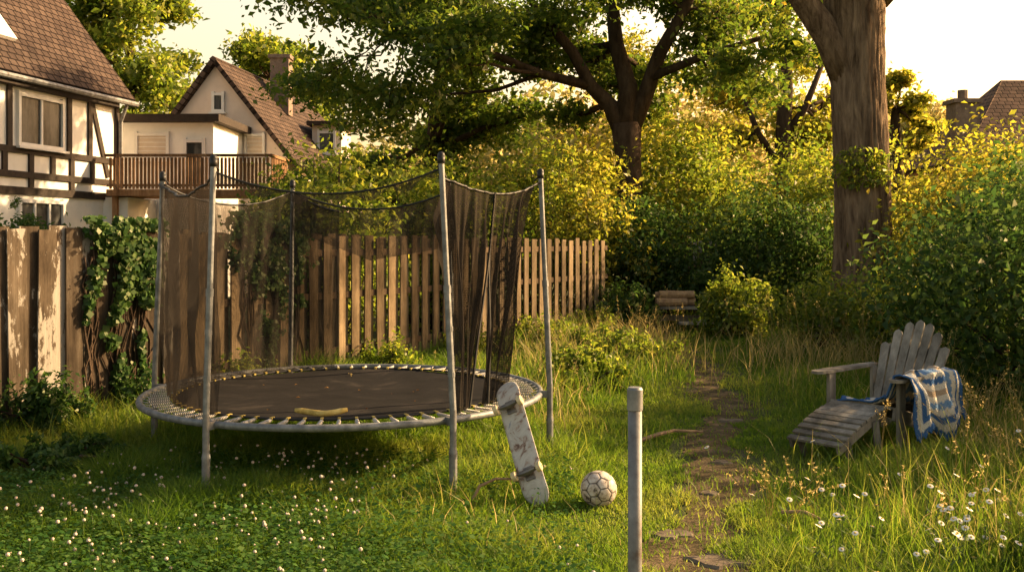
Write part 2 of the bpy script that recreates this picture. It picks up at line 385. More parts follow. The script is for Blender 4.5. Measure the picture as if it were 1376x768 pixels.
for i,(x,y) in enumerate(dpos):
    if i<8:
        o=put(daisymesh(.15+.03*i,.017+.001*(i%4),i+50),'daisy_flower',[M_pet,M_yel,M_stem],base=(0,0,0)); protos.append(o)
    else:
        o=protos[i%8].copy(); COL.objects.link(o)
    o.location=(x,y,0); o.rotation_euler=(0,0,(i*1.7)%6.28 if i%3==0 else (i%7)*.15)
    meta(o,'white daisy with yellow centre on a thin stem in long grass','flower','daisies growing in the long grass')
random.seed(11)
# ---------------------------------------------------------------- fence
def fencewood(name,c0,c1,c2,paint,pth,lo=.6,hi=1.35):
    m,nt,out=newmat(name); p=nt.nodes.new('ShaderNodeBsdfPrincipled'); p.inputs['Roughness'].default_value=.9; p.inputs['Specular IOR Level'].default_value=.1
    f=noise(nt,9,8,.75,(1,1,.12)); c=ramp(nt,f,[(.3,c0),(.53,c1),(.75,c2)])
    geo=nt.nodes.new('ShaderNodeNewGeometry')
    hs=nt.nodes.new('ShaderNodeHueSaturation'); nt.links.new(c,hs.inputs['Color'])
    mr=nt.nodes.new('ShaderNodeMapRange'); mr.inputs[3].default_value=lo; mr.inputs[4].default_value=hi
    nt.links.new(geo.outputs['Random Per Island'],mr.inputs[0]); nt.links.new(mr.outputs[0],hs.inputs['Value'])
    col=hs.outputs[0]
    st=ramp(nt,noise(nt,1.6,6,.7,(1,1,.6)),[(.35,(.5,.48,.45)),(.6,(1.1,1.08,1.05))])
    ms=nt.nodes.new('ShaderNodeMixRGB'); ms.blend_type='MULTIPLY'; ms.inputs[0].default_value=1; nt.links.new(col,ms.inputs[1]); nt.links.new(st,ms.inputs[2]); col=ms.outputs[0]
    if paint:
        f2=noise(nt,3.6,9,.78,(1,1,.35)); 
        ad=nt.nodes.new('ShaderNodeMath'); ad.operation='MULTIPLY_ADD'; ad.inputs[1].default_value=.22
        nt.links.new(geo.outputs['Random Per Island'],ad.inputs[0]); nt.links.new(f2,ad.inputs[2])
        k=ramp(nt,ad.outputs[0],[(pth,(0,0,0)),(pth+.025,(1,1,1))])
        mm=nt.nodes.new('ShaderNodeMixRGB'); nt.links.new(k,mm.inputs[0]); nt.links.new(col,mm.inputs[1]); mm.inputs[2].default_value=(*paint,1); col=mm.outputs[0]
    nt.links.new(col,p.inputs['Base Color'])
    b=nt.nodes.new('ShaderNodeBump'); b.inputs['Strength'].default_value=.8; b.inputs['Distance'].default_value=.012
    nt.links.new(noise(nt,16,8,.7,(1,1,.06)),b.inputs['Height']); nt.links.new(b.outputs[0],p.inputs['Normal'])
    nt.links.new(p.outputs[0],out.inputs[0]); return m
M_fl=fencewood('weathered_fence_wood',(.04,.03,.022),(.105,.082,.06),(.19,.16,.125),(.34,.31,.27),.68,.5,1.4)
M_fr=fencewood('golden_fence_wood',(.1,.072,.045),(.23,.17,.105),(.36,.275,.18),None,0)
M_rail=fencewood('fence_rail_wood',(.05,.035,.022),(.1,.07,.045),(.16,.12,.08),None,0)
FM=Matrix(((FD.x,FN.x,0),(FD.y,FN.y,0),(0,0,1)))
def fence(name,s0,s1,mat,pw,step,label,hfn,back=.03):
    T=thing(name,F0+FD*s0,label,'fence')
    pl=MB();s=s0;i=0
    while s<s1:
        front=(i%2==0); w_=pw*random.uniform(.86,1.1); off=.03 if front else -back
        h=hfn(s)+random.gauss(0,.017); lean=random.gauss(0,.009)
        M=FM@Matrix.Rotation(lean,3,'Y')@Matrix.Rotation(random.gauss(0,.03),3,'Z')
        pl.box(F0+FD*s+FN*(off+random.gauss(0,.004))+Vector((0,0,h/2)),(w_,.02,h),M)
        s+=step*random.uniform(.96,1.04);i+=1
    put(pl,'planks',[mat],T)
    r=MB()
    for z in (.35,1.0,1.5): r.beam(F0+FD*s0-FN*.065*(1 if back<.02 else 0)+Vector((0,0,z)),F0+FD*s1-FN*.065*(1 if back<.02 else 0)+Vector((0,0,z)),.036,.08)
    put(r,'rails',[M_rail],T)
    s=s0+.1
    while s<s1+.05:
        p=MB(); p.box(F0+FD*s-FN*.13+Vector((0,0,hfn(s)/2+.01)),(.09,.09,hfn(s)+.02),FM); put(p,'fence_post',[M_rail],T); s+=2.4
fence('wooden_fence',-3.5,1.72,M_fl,.165,.13,'weathered plank fence with flaking pale paint and ivy',lambda s:1.76,back=.005)
fence('wooden_fence',1.84,11.2,M_fr,.125,.117,'sunlit brown vertical board garden fence behind the trampoline',lambda s:1.75-.011*max(s,0))
T=thing('garden_gate',(3.9,20.5,0),'old brown picket gate between dark shrubs','gate')
m=MB()
for i in range(10): m.box((3.55+i*.11,20.5,.8),(.08,.02,1.6+.05*random.random()))
put(m,'pickets',[M_fl],T); m=MB(); m.box((4.05,20.53,.5),(1.1,.03,.09)); m.box((4.05,20.53,1.25),(1.1,.03,.09)); put(m,'rails',[M_rail],T)
# ---------------------------------------------------------------- ivy
def ivy(spots,n,label):
    C=[]
    for (s,z0,z1,wd,k) in spots:
        m=int(n*k); t=rng.random(m); zz=z0+(z1-z0)*t
        ss=s+.06*np.sin(zz*5+s)+rng.normal(size=m)*wd*(.2+.8*vn(zz*4,np.full(m,s),1.0,int(s*7)%9))*(.2+.85*t)
        d=.05+np.abs(rng.normal(size=m))*.045*(.4+t)
        k2=vn(ss*8,zz*8,1,3)>.36
        A=np.array(F0)+np.outer(ss,np.array(FD))+np.outer(d,np.array(FN)); A[:,2]=zz; C.append(A[k2])
    C=np.vstack(C); N=np.tile(np.array(FN)*1.1,(len(C),1))
    V,F,t=leafgeo(C,.05,.95,.3,N,fold=.08)
    mb=MB()
    for (s,z0,z1,wd,k) in spots:
        for j in range(4):
            a=F0+FD*(s+random.gauss(0,wd*.3))+FN*.05; pts=[a+FD*random.gauss(0,.05)+Vector((0,0,z1*i/6)) for i in range(7)]
            mb.tube(pts,[.008]*7,4)
    Vs=np.array(mb.v);fs=np.array([f for f in mb.f if len(f)==4])
    mi=np.concatenate([np.zeros(len(F)),np.ones(len(fs))])
    fast('ivy_plant',np.vstack([V,Vs]),np.vstack([F,fs+len(V)]),np.concatenate([t,np.zeros(len(Vs))]),[L_ivy,M_bark2],midx=mi,label=label,cat='ivy',base=tuple(C.mean(0)*[1,1,0]))
ivy([(1.1,.1,1.8,.14,1.1),(1.3,1.0,1.85,.22,1.2),(.95,1.4,1.86,.24,.8),(1.4,.4,1.4,.07,.3),(.8,.9,1.5,.06,.15)],1800,'green ivy cascading over the weathered plank fence')
ivy([(3.0,.1,1.85,.26,1.7),(2.7,1.2,1.95,.28,1.0),(3.4,.9,1.85,.22,.7)],1800,'ivy climbing the board fence behind the net')
# ---------------------------------------------------------------- trampoline
M_galv=pmat('galvanised_steel',[(.3,(.11,.115,.12)),(.5,(.19,.2,.205)),(.7,(.3,.3,.3))],scale=14,rough=.55,metal=.35,bump=.15,bscale=60,bd=.004)
M_rustgal=pmat('old_galvanised_steel',[(.32,(.1,.075,.06)),(.43,(.15,.15,.15)),(.7,(.26,.265,.27))],scale=10,rough=.6,metal=.3,bump=.2,bscale=50,bd=.004)
M_spring=pmat('spring_steel',[(.3,(.3,.28,.26)),(.7,(.6,.57,.53))],scale=30,rough=.45,metal=.3,bump=0)
M_blk=pmat('black_plastic',[(.3,(.012,.012,.013)),(.7,(.03,.03,.03))],rough=.5,bump=.1)
M_mat=pmat('trampoline_fabric',[(.3,(.008,.0075,.0075)),(.56,(.015,.014,.014)),(.74,(.045,.038,.033))],scale=2.6,rough=.85,bump=.3,bscale=160,bd=.003,spec=.1,dist=.8)
M_web=pmat('yellow_webbing',[(.3,(.3,.22,.05)),(.7,(.5,.4,.12))],scale=30,bump=.2)
TR=thing('trampoline',TC,'round trampoline with galvanised poles and sagging dark safety net','trampoline')
RZ=.5; RR=1.485
def circ(r,z,n=96): return [TC+Vector((r*math.cos(6.28319*i/n),r*math.sin(6.28319*i/n),z)) for i in range(n)]
m=MB(); m.tube(circ(RR,RZ),.024,10,closed=True)
put(m,'frame',[M_galv],TR,smooth=True)
MR=1.25
m=MB(); nr=20;na=96; vs=[];fs=[]
for i in range(nr+1):
    r=MR*i/nr
    for j in range(na):
        t=6.28319*j/na; z=RZ+.005-.035*(1-(r/MR)**2)+.004*math.sin(5*t)*r
        vs.append(TC+Vector((r*math.cos(t),r*math.sin(t),z)))
for i in range(nr):
    for j in range(na): fs.append((i*na+j,(i+1)*na+j,(i+1)*na+(j+1)%na,i*na+(j+1)%na))
m.add(vs,fs); put(m,'jumping_mat',[M_mat],TR,smooth=True)
m=MB(); m.tube(circ(MR+.003,RZ+.012),.009,6,closed=True); put(m,'mat_hem',[M_blk],TR,smooth=True)
m=MB(); hel=[Vector((MR+.03+.15*i/66, .011*math.cos(i*6.283/6), .011*math.sin(i*6.283/6))) for i in range(67)]
m.tube([(MR+.015,0,0),(MR+.03,0,0)]+hel+[(MR+.19,0,0),(RR-.005,0,.012)],.0042,4)
NS=72; proto=None
for i in range(NS):
    t=6.28319*(i+.5)/NS
    if proto is None:
        me_o=put(m,'spring',[M_spring],None,smooth=True); proto=me_o; o=me_o
    else:
        o=proto.copy(); COL.objects.link(o)
    o.parent=TR; o.location=(0,0,RZ+.005); o.rotation_euler=(0,0,t)
m=MB()
for i in range(NS):
    t=6.28319*(i+.5)/NS; M=Matrix.Rotation(t,3,'Z')
    m.box(TC+M@Vector((MR+.003,0,0))+Vector((0,0,RZ+.016)),(.04,.018,.014),M)
put(m,'webbing_loops',[M_web],TR)
angs=[-114,-55,-5,62,118,172]
tops=[]
for k,a in enumerate(angs):
    a=math.radians(a); d=Vector((math.cos(a),math.sin(a),0)); b=TC+d*1.56
    lg=MB()
    rr=TC+d*RR
    lg.tube([b+Vector((0,0,0)),b+Vector((0,0,.3))],[.026,.026],12)
    lg.tube([b+Vector((0,0,.3)),b+Vector((0,0,.34)),b+Vector((0,0,RZ+.08))],[.029,.022,.022],12)
    tt=d.cross(Vector((0,0,1)))
    lg.box(b.lerp(rr,.5)+Vector((0,0,RZ)),(.08,.03,.05),Matrix(((d.x,tt.x,0),(d.y,tt.y,0),(0,0,1))))
    put(lg,'leg',[M_rustgal],TR,smooth=False)
    top=b-d*.07+Vector((0,0,2.15 if k!=1 else 2.18))
    if k==1: top=top+Vector((-.04,0,0))
    tops.append(top)
    p=MB()
    s0=b+Vector((0,0,RZ+.06))
    p.tube([s0,s0.lerp(top,.5)],[.0215,.0215],12); p.tube([s0.lerp(top,.49),top],[.0185,.0185],12)
    p.tube([s0.lerp(top,.47),s0.lerp(top,.5)],[.0245,.0245],12)
    for z in (.14,.32): 
        q=s0.lerp(top,z); p.tube([q,q+Vector((0,0,.03))],[.024,.024],10)
    po=put(p,'pole',[M_galv],TR,smooth=False)
    c=MB(); c.tube([top-Vector((0,0,.03)),top+Vector((0,0,.02))],[.025,.025],12); c.sphere(top+Vector((0,0,.022)),.025,12,6)
    c.tube([top-Vector((0,0,.01)),top-d*.05-Vector((0,0,.05))],[.006,.006],6)
    put(c,'pole_cap',[M_blk],po,smooth=True)
def netmat(name,op):
    m,nt,out=newmat(name); tr=nt.nodes.new('ShaderNodeBsdfTransparent'); d=nt.nodes.new('ShaderNodeBsdfDiffuse')
    f=noise(nt,4,5,.6,(1,1,.5)); c=ramp(nt,f,[(.3,(.02,.018,.016)),(.7,(.05,.042,.035))]); nt.links.new(c,d.inputs[0])
    ts=nt.nodes.new('ShaderNodeBsdfTranslucent'); nt.links.new(c,ts.inputs[0])
    mm=nt.nodes.new('ShaderNodeMixShader'); mm.inputs[0].default_value=.3; nt.links.new(d.outputs[0],mm.inputs[1]); nt.links.new(ts.outputs[0],mm.inputs[2])
    mx=nt.nodes.new('ShaderNodeMixShader')
    br=nt.nodes.new('ShaderNodeTexVoronoi'); br.feature='DISTANCE_TO_EDGE'; br.inputs['Scale'].default_value=85; br.inputs['Randomness'].default_value=.25
    tc=nt.nodes.new('ShaderNodeTexCoord'); nt.links.new(tc.outputs['Object'],br.inputs['Vector'])
    k=ramp(nt,br.outputs['Distance'],[(.0,(min(1,op+.22),)*3),(.3,(op-.12,)*3)])
    f3=noise(nt,2.5,4,.6); 
    mu=nt.nodes.new('ShaderNodeMath'); mu.operation='MULTIPLY'; k3=ramp(nt,f3,[(.3,(.85,)*3),(.7,(1.12,)*3)])
    nt.links.new(k,mu.inputs[0]); nt.links.new(k3,mu.inputs[1])
    nt.links.new(mu.outputs[0],mx.inputs[0]); nt.links.new(tr.outputs[0],mx.inputs[1]); nt.links.new(mm.outputs[0],mx.inputs[2]); nt.links.new(mx.outputs[0],out.inputs[0]); return m
M_net=netmat('safety_netting',.6)
M_net2=netmat('gathered_safety_netting',.8)
def netpanel(name,tp,bp,sag,nu=60,nv=40,pleat=.03,zig=3,hem=True,ease=1.0,mat=None):
    def ev(pl,t):
        t=t*(len(pl)-1); i=min(int(t),len(pl)-2); return pl[i].lerp(pl[i+1],t-i)
    vs=[];fs=[]
    ph=random.random()*9
    for i in range(nu+1):
        u=i/nu; a=ev(tp,u); b=ev(bp,u)
        s=sag*4*u*(1-u)
        a=a-Vector((0,0,s))
        dirn=(ev(tp,min(1,u+.02))-ev(tp,max(0,u-.02))).normalized(); nn=Vector((dirn.y,-dirn.x,0))
        e=ease if not callable(ease) else ease(u)
        for j in range(nv+1):
            v=j/nv; ph_=a.lerp(b,v**e); p=Vector((ph_.x,ph_.y,a.z+(b.z-a.z)*v))
            w_=pleat*(math.sin(u*zig*9+2.5*v+ph)+.6*math.sin(u*zig*21+4*v+1)+.6*math.sin(u*zig*5-5*v+ph)+.3*math.sin(u*zig*43+9*v))*(.3+.7*math.sin(3.14*min(v*1.05,1)))
            vs.append(p+nn*w_)
    for i in range(nu):
        for j in range(nv): fs.append((i*(nv+1)+j,(i+1)*(nv+1)+j,(i+1)*(nv+1)+j+1,i*(nv+1)+j+1))
    mb=MB(); mb.add(vs,fs,0)
    if hem: mb.tube([vs[i*(nv+1)] for i in range(nu+1)],.009,5,mi=1)
    return put(mb,name,[mat or M_net,M_blk],TR,smooth=True)
def rim(a,r=1.3,z=RZ+.02): a=math.radians(a); return TC+Vector((r*math.cos(a),r*math.sin(a),z))
dz=Vector((0,0,-.06))
tin=[t+dz for t in tops]
netpanel('net_panel',[tin[0],tin[0].lerp(tin[5],.5),tin[5]],[rim(-118,1.36),rim(-145,1.3),rim(-170,1.3)],.12,70,40,.04,zig=2,ease=lambda u:1-.5*u)
netpanel('net_panel',[tin[5],tin[4]],[rim(-170,1.3),rim(150,1.28),rim(118,1.3)],.14,70,40,.03,zig=2,ease=lambda u:.5+.5*u)
netpanel('net_panel',[tin[4],tin[4].lerp(tin[3],.3)-Vector((0,0,.18))],[rim(118,1.3),rim(104,1.3)],.03,30,40,.03)
sw0=tin[4];sw1=tin[3]
netpanel('net_panel',[sw0,sw1],[sw0+Vector((0,0,-.35)),sw0.lerp(sw1,.5)+Vector((0,0,-.62)),sw1+Vector((0,0,-.5))],.16,50,12,.03)
netpanel('net_panel',[sw1,tin[1].lerp(sw1,.12)],[sw1+Vector((0,0,-.55)),tin[1].lerp(sw1,.5)+Vector((0,0,-.75)),tin[1].lerp(sw1,.1)+Vector((0,0,-.5))],.14,40,14,.04)
m=MB(); pts=[]
for i in range(31):
    u=i/30; p=tin[0].lerp(tin[1],u)-Vector((0,0,.17*4*u*(1-u)*.9)); pts.append(p)
m.tube(pts,.007,5)
for i in range(30):
    a,b=pts[i],pts[i+1]; h1=.045+.03*math.sin(i*1.3);h2=.045+.03*math.sin((i+1)*1.3)
    m.add([a,b,b-Vector((0,0,h2)),a-Vector((0,0,h1))],[(0,1,2,3)],1)
put(m,'net_top_strip',[M_blk,M_net],TR)
A=tin[1]-Vector((0,0,.05));B=tin[2]
midt=A.lerp(B,.5)+Vector((0,0,-.1))
netpanel('net_panel',[A,midt],[rim(-50,1.42),rim(-44,1.33),rim(-40,1.28)],.02,70,60,.03,zig=1.5,mat=M_net2)
netpanel('net_panel',[midt,B],[rim(-34,1.27),rim(-30,1.31),rim(-25,1.36)],.03,70,60,.03,zig=1.5,ease=lambda u:1-.62*u,mat=M_net2)
m=MB()
def zipline(b): 
    out=[]
    for i in range(25):
        t=i/24; q=midt.lerp(b,t); c=midt.lerp((rim(-40,1.28)+rim(-34,1.27))/2,t); f=0 if t<.3 else math.sin(min(1,(t-.3)/.45)*1.57)
        out.append(c.lerp(q,f))
    return out
m.tube(zipline(rim(-41,1.3)),.01,5); m.tube(zipline(rim(-32,1.3)),.01,5)
put(m,'zip_edge',[M_blk],TR)
M_foam=pmat('yellow_foam',[(.3,(.22,.15,.04)),(.5,(.45,.33,.09)),(.7,(.6,.48,.18))],scale=14,bump=.5,bd=.01)
m=MB(); c=Vector((-1.24,6.46,RZ+.045)); pts=[c+Vector((-.17+.34*i/8,.02*math.sin(i),-.008+.02*(abs(i-4)/4)**2)) for i in range(9)]
m.tube(pts,[.012]+[.02]*7+[.014],10)
put(m,'foam_sleeve',[M_foam],base=tuple(c),smooth=True,label='worn yellow foam sleeve lying on the trampoline edge',cat='foam sleeve')
L_dead=leafmat('dead_leaves',(.1,.05,.02),(.18,.1,.035),(.28,.18,.07),tr=.1,gl=.02)
nn_=16; aa=rng.random(nn_)*6.283; rr_=1.15*np.sqrt(rng.random(nn_)); C=np.stack([TC.x+rr_*np.cos(aa),TC.y+rr_*np.sin(aa),RZ-.035*(1-(rr_/MR)**2)+.02],1)
V,F,t_=leafgeo(C,.03,.6,4); fast('fallen_leaves',V,F,t_,[L_dead],kind='stuff')
# ---------------------------------------------------------------- skateboard
M_deck=pmat('worn_deck_paint',[(.36,(.12,.07,.055)),(.42,(.3,.22,.18)),(.47,(.42,.39,.36)),(.62,(.5,.48,.45)),(.7,(.24,.26,.3))],scale=14,bump=.25,bscale=60,rough=.55,bd=.004,stretch=(1,1.5,.7),dist=.6)
M_truck=pmat('truck_metal',[(.3,(.06,.055,.05)),(.7,(.25,.22,.19))],rough=.35,metal=.6,bump=.2)
M_whl=pmat('cream_wheel',[(.3,(.45,.36,.2)),(.7,(.68,.58,.38))],rough=.4,bump=.1)
Bp=Vector((.165,6.14,.03));Tp=Vector((-.055,6.60,.73)); ax=(Tp-Bp).normalized(); cen=(Bp+Tp)/2
nz=(Vector((0,-1,0))-ax*Vector((0,-1,0)).dot(ax)).normalized(); nz=Matrix.Rotation(math.radians(-14),3,ax)@nz
ny=nz.cross(ax); SM=Matrix((ax,ny,nz)).transposed()
SK=thing('skateboard',Bp,'worn skateboard standing upright against the trampoline frame','skateboard')
LB=(Tp-Bp).length/2; HW=.082
nx_,ny_=56,10
def deckz(x): 
    e=max(0,abs(x)-.28); return -e*e*2.6
m=MB();vs=[];fs=[]
for i in range(nx_+1):
    x=-LB+2*LB*i/nx_; e=max(0,(abs(x)-(LB-.1))/.1); hw=HW*math.sqrt(max(0.0,1-e**2.2)) if e>0 else HW; hw=max(hw,.012)
    for j in range(ny_+1):
        y=hw*(2*j/ny_-1); con=-.006*(y/.1)**2
        vs.append(cen+SM@Vector((x,y,deckz(x)+con)))
for i in range(nx_):
    for j in range(ny_): fs.append((i*(ny_+1)+j,(i+1)*(ny_+1)+j,(i+1)*(ny_+1)+j+1,i*(ny_+1)+j+1))
m.add(vs,fs); dk=put(m,'deck',[M_deck],SK,smooth=True); md=dk.modifiers.new('s','SOLIDIFY'); md.thickness=.011; md.offset=0
for sx in (-.23,.23):
    def q(x,y,z): return cen+SM@Vector((sx+x,y,z))
    m=MB(); m.box(q(0,0,.013),(.085,.06,.012),SM); m.tube([q(0,0,.014),q(0,0,.035)],[.018,.014],10)
    m.tube([q(0,-.06,.06),q(0,-.02,.05),q(0,.02,.05),q(0,.06,.06)],[.012,.019,.019,.012],8)
    m.tube([q(0,-.105,.06),q(0,.105,.06)],[.005,.005],8)
    m.tube([q(0,0,.03),q(0,0,.055)],[.012,.012],8)
    t=put(m,'truck',[M_truck],SK)
    for sy in (-1,1):
        m=MB(); m.tube([q(0,sy*.068,.06),q(0,sy*.073,.06),q(0,sy*.098,.06),q(0,sy*.103,.06)],[.024,.031,.031,.024],18); put(m,'wheel',[M_whl],t)
# ---------------------------------------------------------------- ball
bm=bmesh.new(); bmesh.ops.create_icosphere(bm,subdivisions=6,radius=1); 
phi=(1+5**.5)/2
pv=[];
for a in(-1,1):
    for b in(-phi,phi): pv+=[(0,a,b),(a,b,0),(b,0,a)]
pv=nrm(np.array(pv,float)); hx=[]
for i in range(12):
    for j in range(i):
        for k in range(j):
            if pv[i]@pv[j]>.4 and pv[j]@pv[k]>.4 and pv[i]@pv[k]>.4: hx.append(pv[i]+pv[j]+pv[k])
hx=nrm(np.array(hx)); R=Matrix.Rotation(.5,3,'X')@Matrix.Rotation(.3,3,'Z'); Rn=np.array(R)
vv=np.array([v.co[:] for v in bm.verts]); vr=vv@Rn
dd=np.hstack([2.327/np.maximum(vr@pv.T,.01),2.267/np.maximum(vr@hx.T,.01)]); so_=np.sort(dd,1); df=so_[:,1]-so_[:,0]
rad=.113*(1-.03*np.exp(-(df/.04)**2))
for v,r in zip(bm.verts,rad): v.co*=r
me=bpy.data.meshes.new('soccer_ball'); bm.to_mesh(me); bm.free()
a=me.attributes.new('tint','FLOAT','POINT'); a.data.foreach_set('value',(np.exp(-(df/.065)**2)).astype(np.float32))
me.polygons.foreach_set('use_smooth',[True]*len(me.polygons))
m_,nt,out=newmat('worn_ball_leather'); p=nt.nodes.new('ShaderNodeBsdfPrincipled'); p.inputs['Roughness'].default_value=.6
c1=ramp(nt,noise(nt,22,8,.7),[(.38,(.08,.055,.04)),(.46,(.42,.34,.27)),(.62,(.62,.56,.5))])
at=nt.nodes.new('ShaderNodeAttribute'); at.attribute_name='tint'; mm=nt.nodes.new('ShaderNodeMixRGB'); mm.inputs[2].default_value=(.025,.018,.014,1)
nt.links.new(at.outputs['Fac'],mm.inputs[0]); nt.links.new(c1,mm.inputs[1]); nt.links.new(mm.outputs[0],p.inputs['Base Color']); nt.links.new(p.outputs[0],out.inputs[0])
me.materials.append(m_); ob=bpy.data.objects.new('soccer_ball',me); ob.location=(.54,6.2,.111); COL.objects.link(ob); meta(ob,'scuffed off-white football with dark seams lying in grass','ball')
# ---------------------------------------------------------------- metal post
PX=.395;PY=3.2
T=thing('metal_post',(PX,PY,0),'bare grey galvanised steel tube post with a cap','post')
m=MB(); m.tube([(PX,PY,0),(PX,PY,1.13)],[.0225,.0225],24); put(m,'tube',[M_rustgal],T,smooth=True)
m=MB(); m.tube([(PX,PY,1.118),(PX,PY,1.12),(PX,PY,1.185),(PX,PY,1.192)],[.0235,.0255,.0255,.021],24); put(m,'cap',[M_galv],T)
# ---------------------------------------------------------------- garden chair
M_ch=fencewood('grey_weathered_teak',(.13,.118,.1),(.26,.24,.21),(.4,.37,.33),None,0,.75,1.25)
CO=Vector((3.1,8.1,0)); ca=math.atan2(-.64,-.77); CM=Matrix.Rotation(ca,3,'Z')
def L(x,y,z): return CO+CM@Vector((x,y,z))
CH=thing('garden_chair',CO,'grey weathered wooden reclining garden chair with slatted back and footrest','chair')
m=MB()
for i in range(8):
    t=i/7; x=.46-.53*t; z=.37-.13*t
    m.box(L(x,0,z),(.062,.52,.02),CM@Matrix.Rotation(-math.atan(.13/.53),3,'Y'))
put(m,'seat',[M_ch],CH)
m=MB()
for i in range(7):
    k=(i-3); topz=.98-.022*k*k; y0=.066*k; y1=.088*k
    def bp(t,dy): 
        z=.2+(topz-.2)*t; x=-.06-.40*(z-.2)/.78; y=y0+(y1-y0)*t; return x,y+dy*(.030+.008*t),z
    nn=Vector((.78,0,.40)).normalized()*.01
    prof=[(0,-1),(.5,-1),(.95,-1),(.98,-.7),(1,-.0),(.98,.7),(.95,1),(.5,1),(0,1)]
    fr=[];bk=[]
    for (t,s) in prof:
        x,y,z=bp(t,s); fr.append(L(x+nn.x,y,z+nn.z)); bk.append(L(x-nn.x,y,z-nn.z))
    n=len(prof); m.add(fr+bk,[tuple(range(n)),tuple(range(2*n-1,n-1,-1))]+[(i,(i+1)%n,n+(i+1)%n,n+i)[::-1] for i in range(n)])
for z in (.42,.74): x=-.06-.40*(z-.2)/.78-.03; m.box(L(x,0,z),(.025,.56,.06),CM@Matrix.Rotation(-.47,3,'Y'))
put(m,'backrest',[M_ch],CH)
for sy in(-1,1):
    m=MB(); pr=[(.56,-.055),(.6,-.03),(.6,.03),(.56,.055),(.3,.06),(-.1,.045),(-.3,.03),(-.3,-.035),(-.1,-.05),(.3,-.06)]
    n=len(pr); a_=[L(x,sy*.335+y,.585) for x,y in pr]; b_=[L(x,sy*.335+y,.608) for x,y in pr]
    m.add(a_+b_,[tuple(range(n-1,-1,-1)),tuple(range(n,2*n))]+[(i,(i+1)%n,n+(i+1)%n,n+i) for i in range(n)])
    put(m,'armrest',[M_ch],CH)
    m=MB(); m.box(L(.42,sy*.3,.292),(.09,.028,.584),CM); put(m,'leg',[M_ch],CH)
    m=MB(); m.beam(L(.47,sy*.272,.33),L(-.5,sy*.272,.05),.026,.1); put(m,'side_rail',[M_ch],CH)
    m=MB(); m.box(L(-.22,sy*.3,.292),(.07,.028,.584),CM); put(m,'leg',[M_ch],CH)
m=MB()
for i in range(9):
    t=i/8; x=.54+.56*t; z=.365-.2*t+.03*math.sin(3.14*t)
    m.box(L(x,0,z),(.056,.46,.018),CM@Matrix.Rotation(math.atan(.2/.56),3,'Y'))
for sy in(-1,1):
    m.beam(L(.50,sy*.2,.35),L(1.12,sy*.2,.12),.024,.06)
    m.beam(L(1.0,sy*.2,.17),L(.94,sy*.2,0),.024,.05,up=(1,0,0)); m.beam(L(.66,sy*.225,.29),L(.60,sy*.225,0),.024,.05,up=(1,0,0))
put(m,'footrest',[M_ch],CH)
# blanket
prof=[(-.2,.34),(-.05,.34),(.1,.355),(.2,.40),(.255,.53),(.29,.615),(.345,.635),(.41,.615),(.44,.5),(.46,.35),(.47,.17)]
pl=[0]
for i in range(1,len(prof)): pl.append(pl[-1]+math.hypot(prof[i][0]-prof[i-1][0],prof[i][1]-prof[i-1][1]))
NU,NV=110,110; vs=[];cols=[];fs=[]
blue=(.05,.12,.28);lb=(.14,.24,.4);wh=(.58,.53,.45);tan=(.36,.27,.19)
for i in range(NU+1):
    u=i/NU
    for j in range(NV+1):
        v=j/NV; s=v*pl[-1]; y=np.interp(s,pl,[p_[0] for p_ in prof]); z=np.interp(s,pl,[p_[1] for p_ in prof])
        x=-.24+.74*u+.07*v*math.sin(v*4)
        seatz=.2*(u-.5) if v<.35 else 0
        wv=.02*math.sin(u*13+3*v)+.012*math.sin(u*27-4*v+1)+.008*math.sin(v*20+u*6)
        edge=.035*math.sin(u*9+1)*(v>.8)*(v-.8)/.2+.01*math.sin(u*160)*(v>.98)
        vs.append(L(x,y+wv*(1.7 if v>.6 else .5),z+abs(wv)*1.0+seatz*.4+edge*2))
        e=min(u,1-u,v,1-v)*2; e+=.006*math.sin((u+v)*120)
        b=int(e*13)
        cols.append([blue,wh,blue,wh,lb,wh,tan,wh,blue,wh,lb,wh,blue,tan][max(0,min(13,b))])
for i in range(NU):
    for j in range(NV): fs.append((i*(NV+1)+j,(i+1)*(NV+1)+j,(i+1)*(NV+1)+j+1,i*(NV+1)+j+1))
m=MB(); m.add(vs,fs)
mk,nt,out=newmat('crochet_wool'); p=nt.nodes.new('ShaderNodeBsdfPrincipled'); p.inputs['Roughness'].default_value=1; p.inputs['Specular IOR Level'].default_value=.1
at=nt.nodes.new('ShaderNodeAttribute'); at.attribute_name='wool'; nt.links.new(at.outputs['Color'],p.inputs['Base Color'])
vo=nt.nodes.new('ShaderNodeTexVoronoi'); vo.inputs['Scale'].default_value=90; b=nt.nodes.new('ShaderNodeBump'); b.inputs['Strength'].default_value=.8; b.inputs['Distance'].default_value=.008
tc=nt.nodes.new('ShaderNodeTexCoord'); nt.links.new(tc.outputs['Object'],vo.inputs['Vector']); nt.links.new(vo.outputs['Distance'],b.inputs['Height']); nt.links.new(b.outputs[0],p.inputs['Normal']); nt.links.new(p.outputs[0],out.inputs[0])
o=put(m,'blanket',[mk],smooth=True,base=tuple(L(.1,.2,.4)),label='blue, white and tan crocheted blanket draped over the chair arm',cat='blanket')
ca_=o.data.color_attributes.new('wool','FLOAT_COLOR','POINT'); ca_.data.foreach_set('color',np.array([(*c,1) for c in cols],dtype=np.float32).ravel())
md=o.modifiers.new('s','SOLIDIFY'); md.thickness=.012
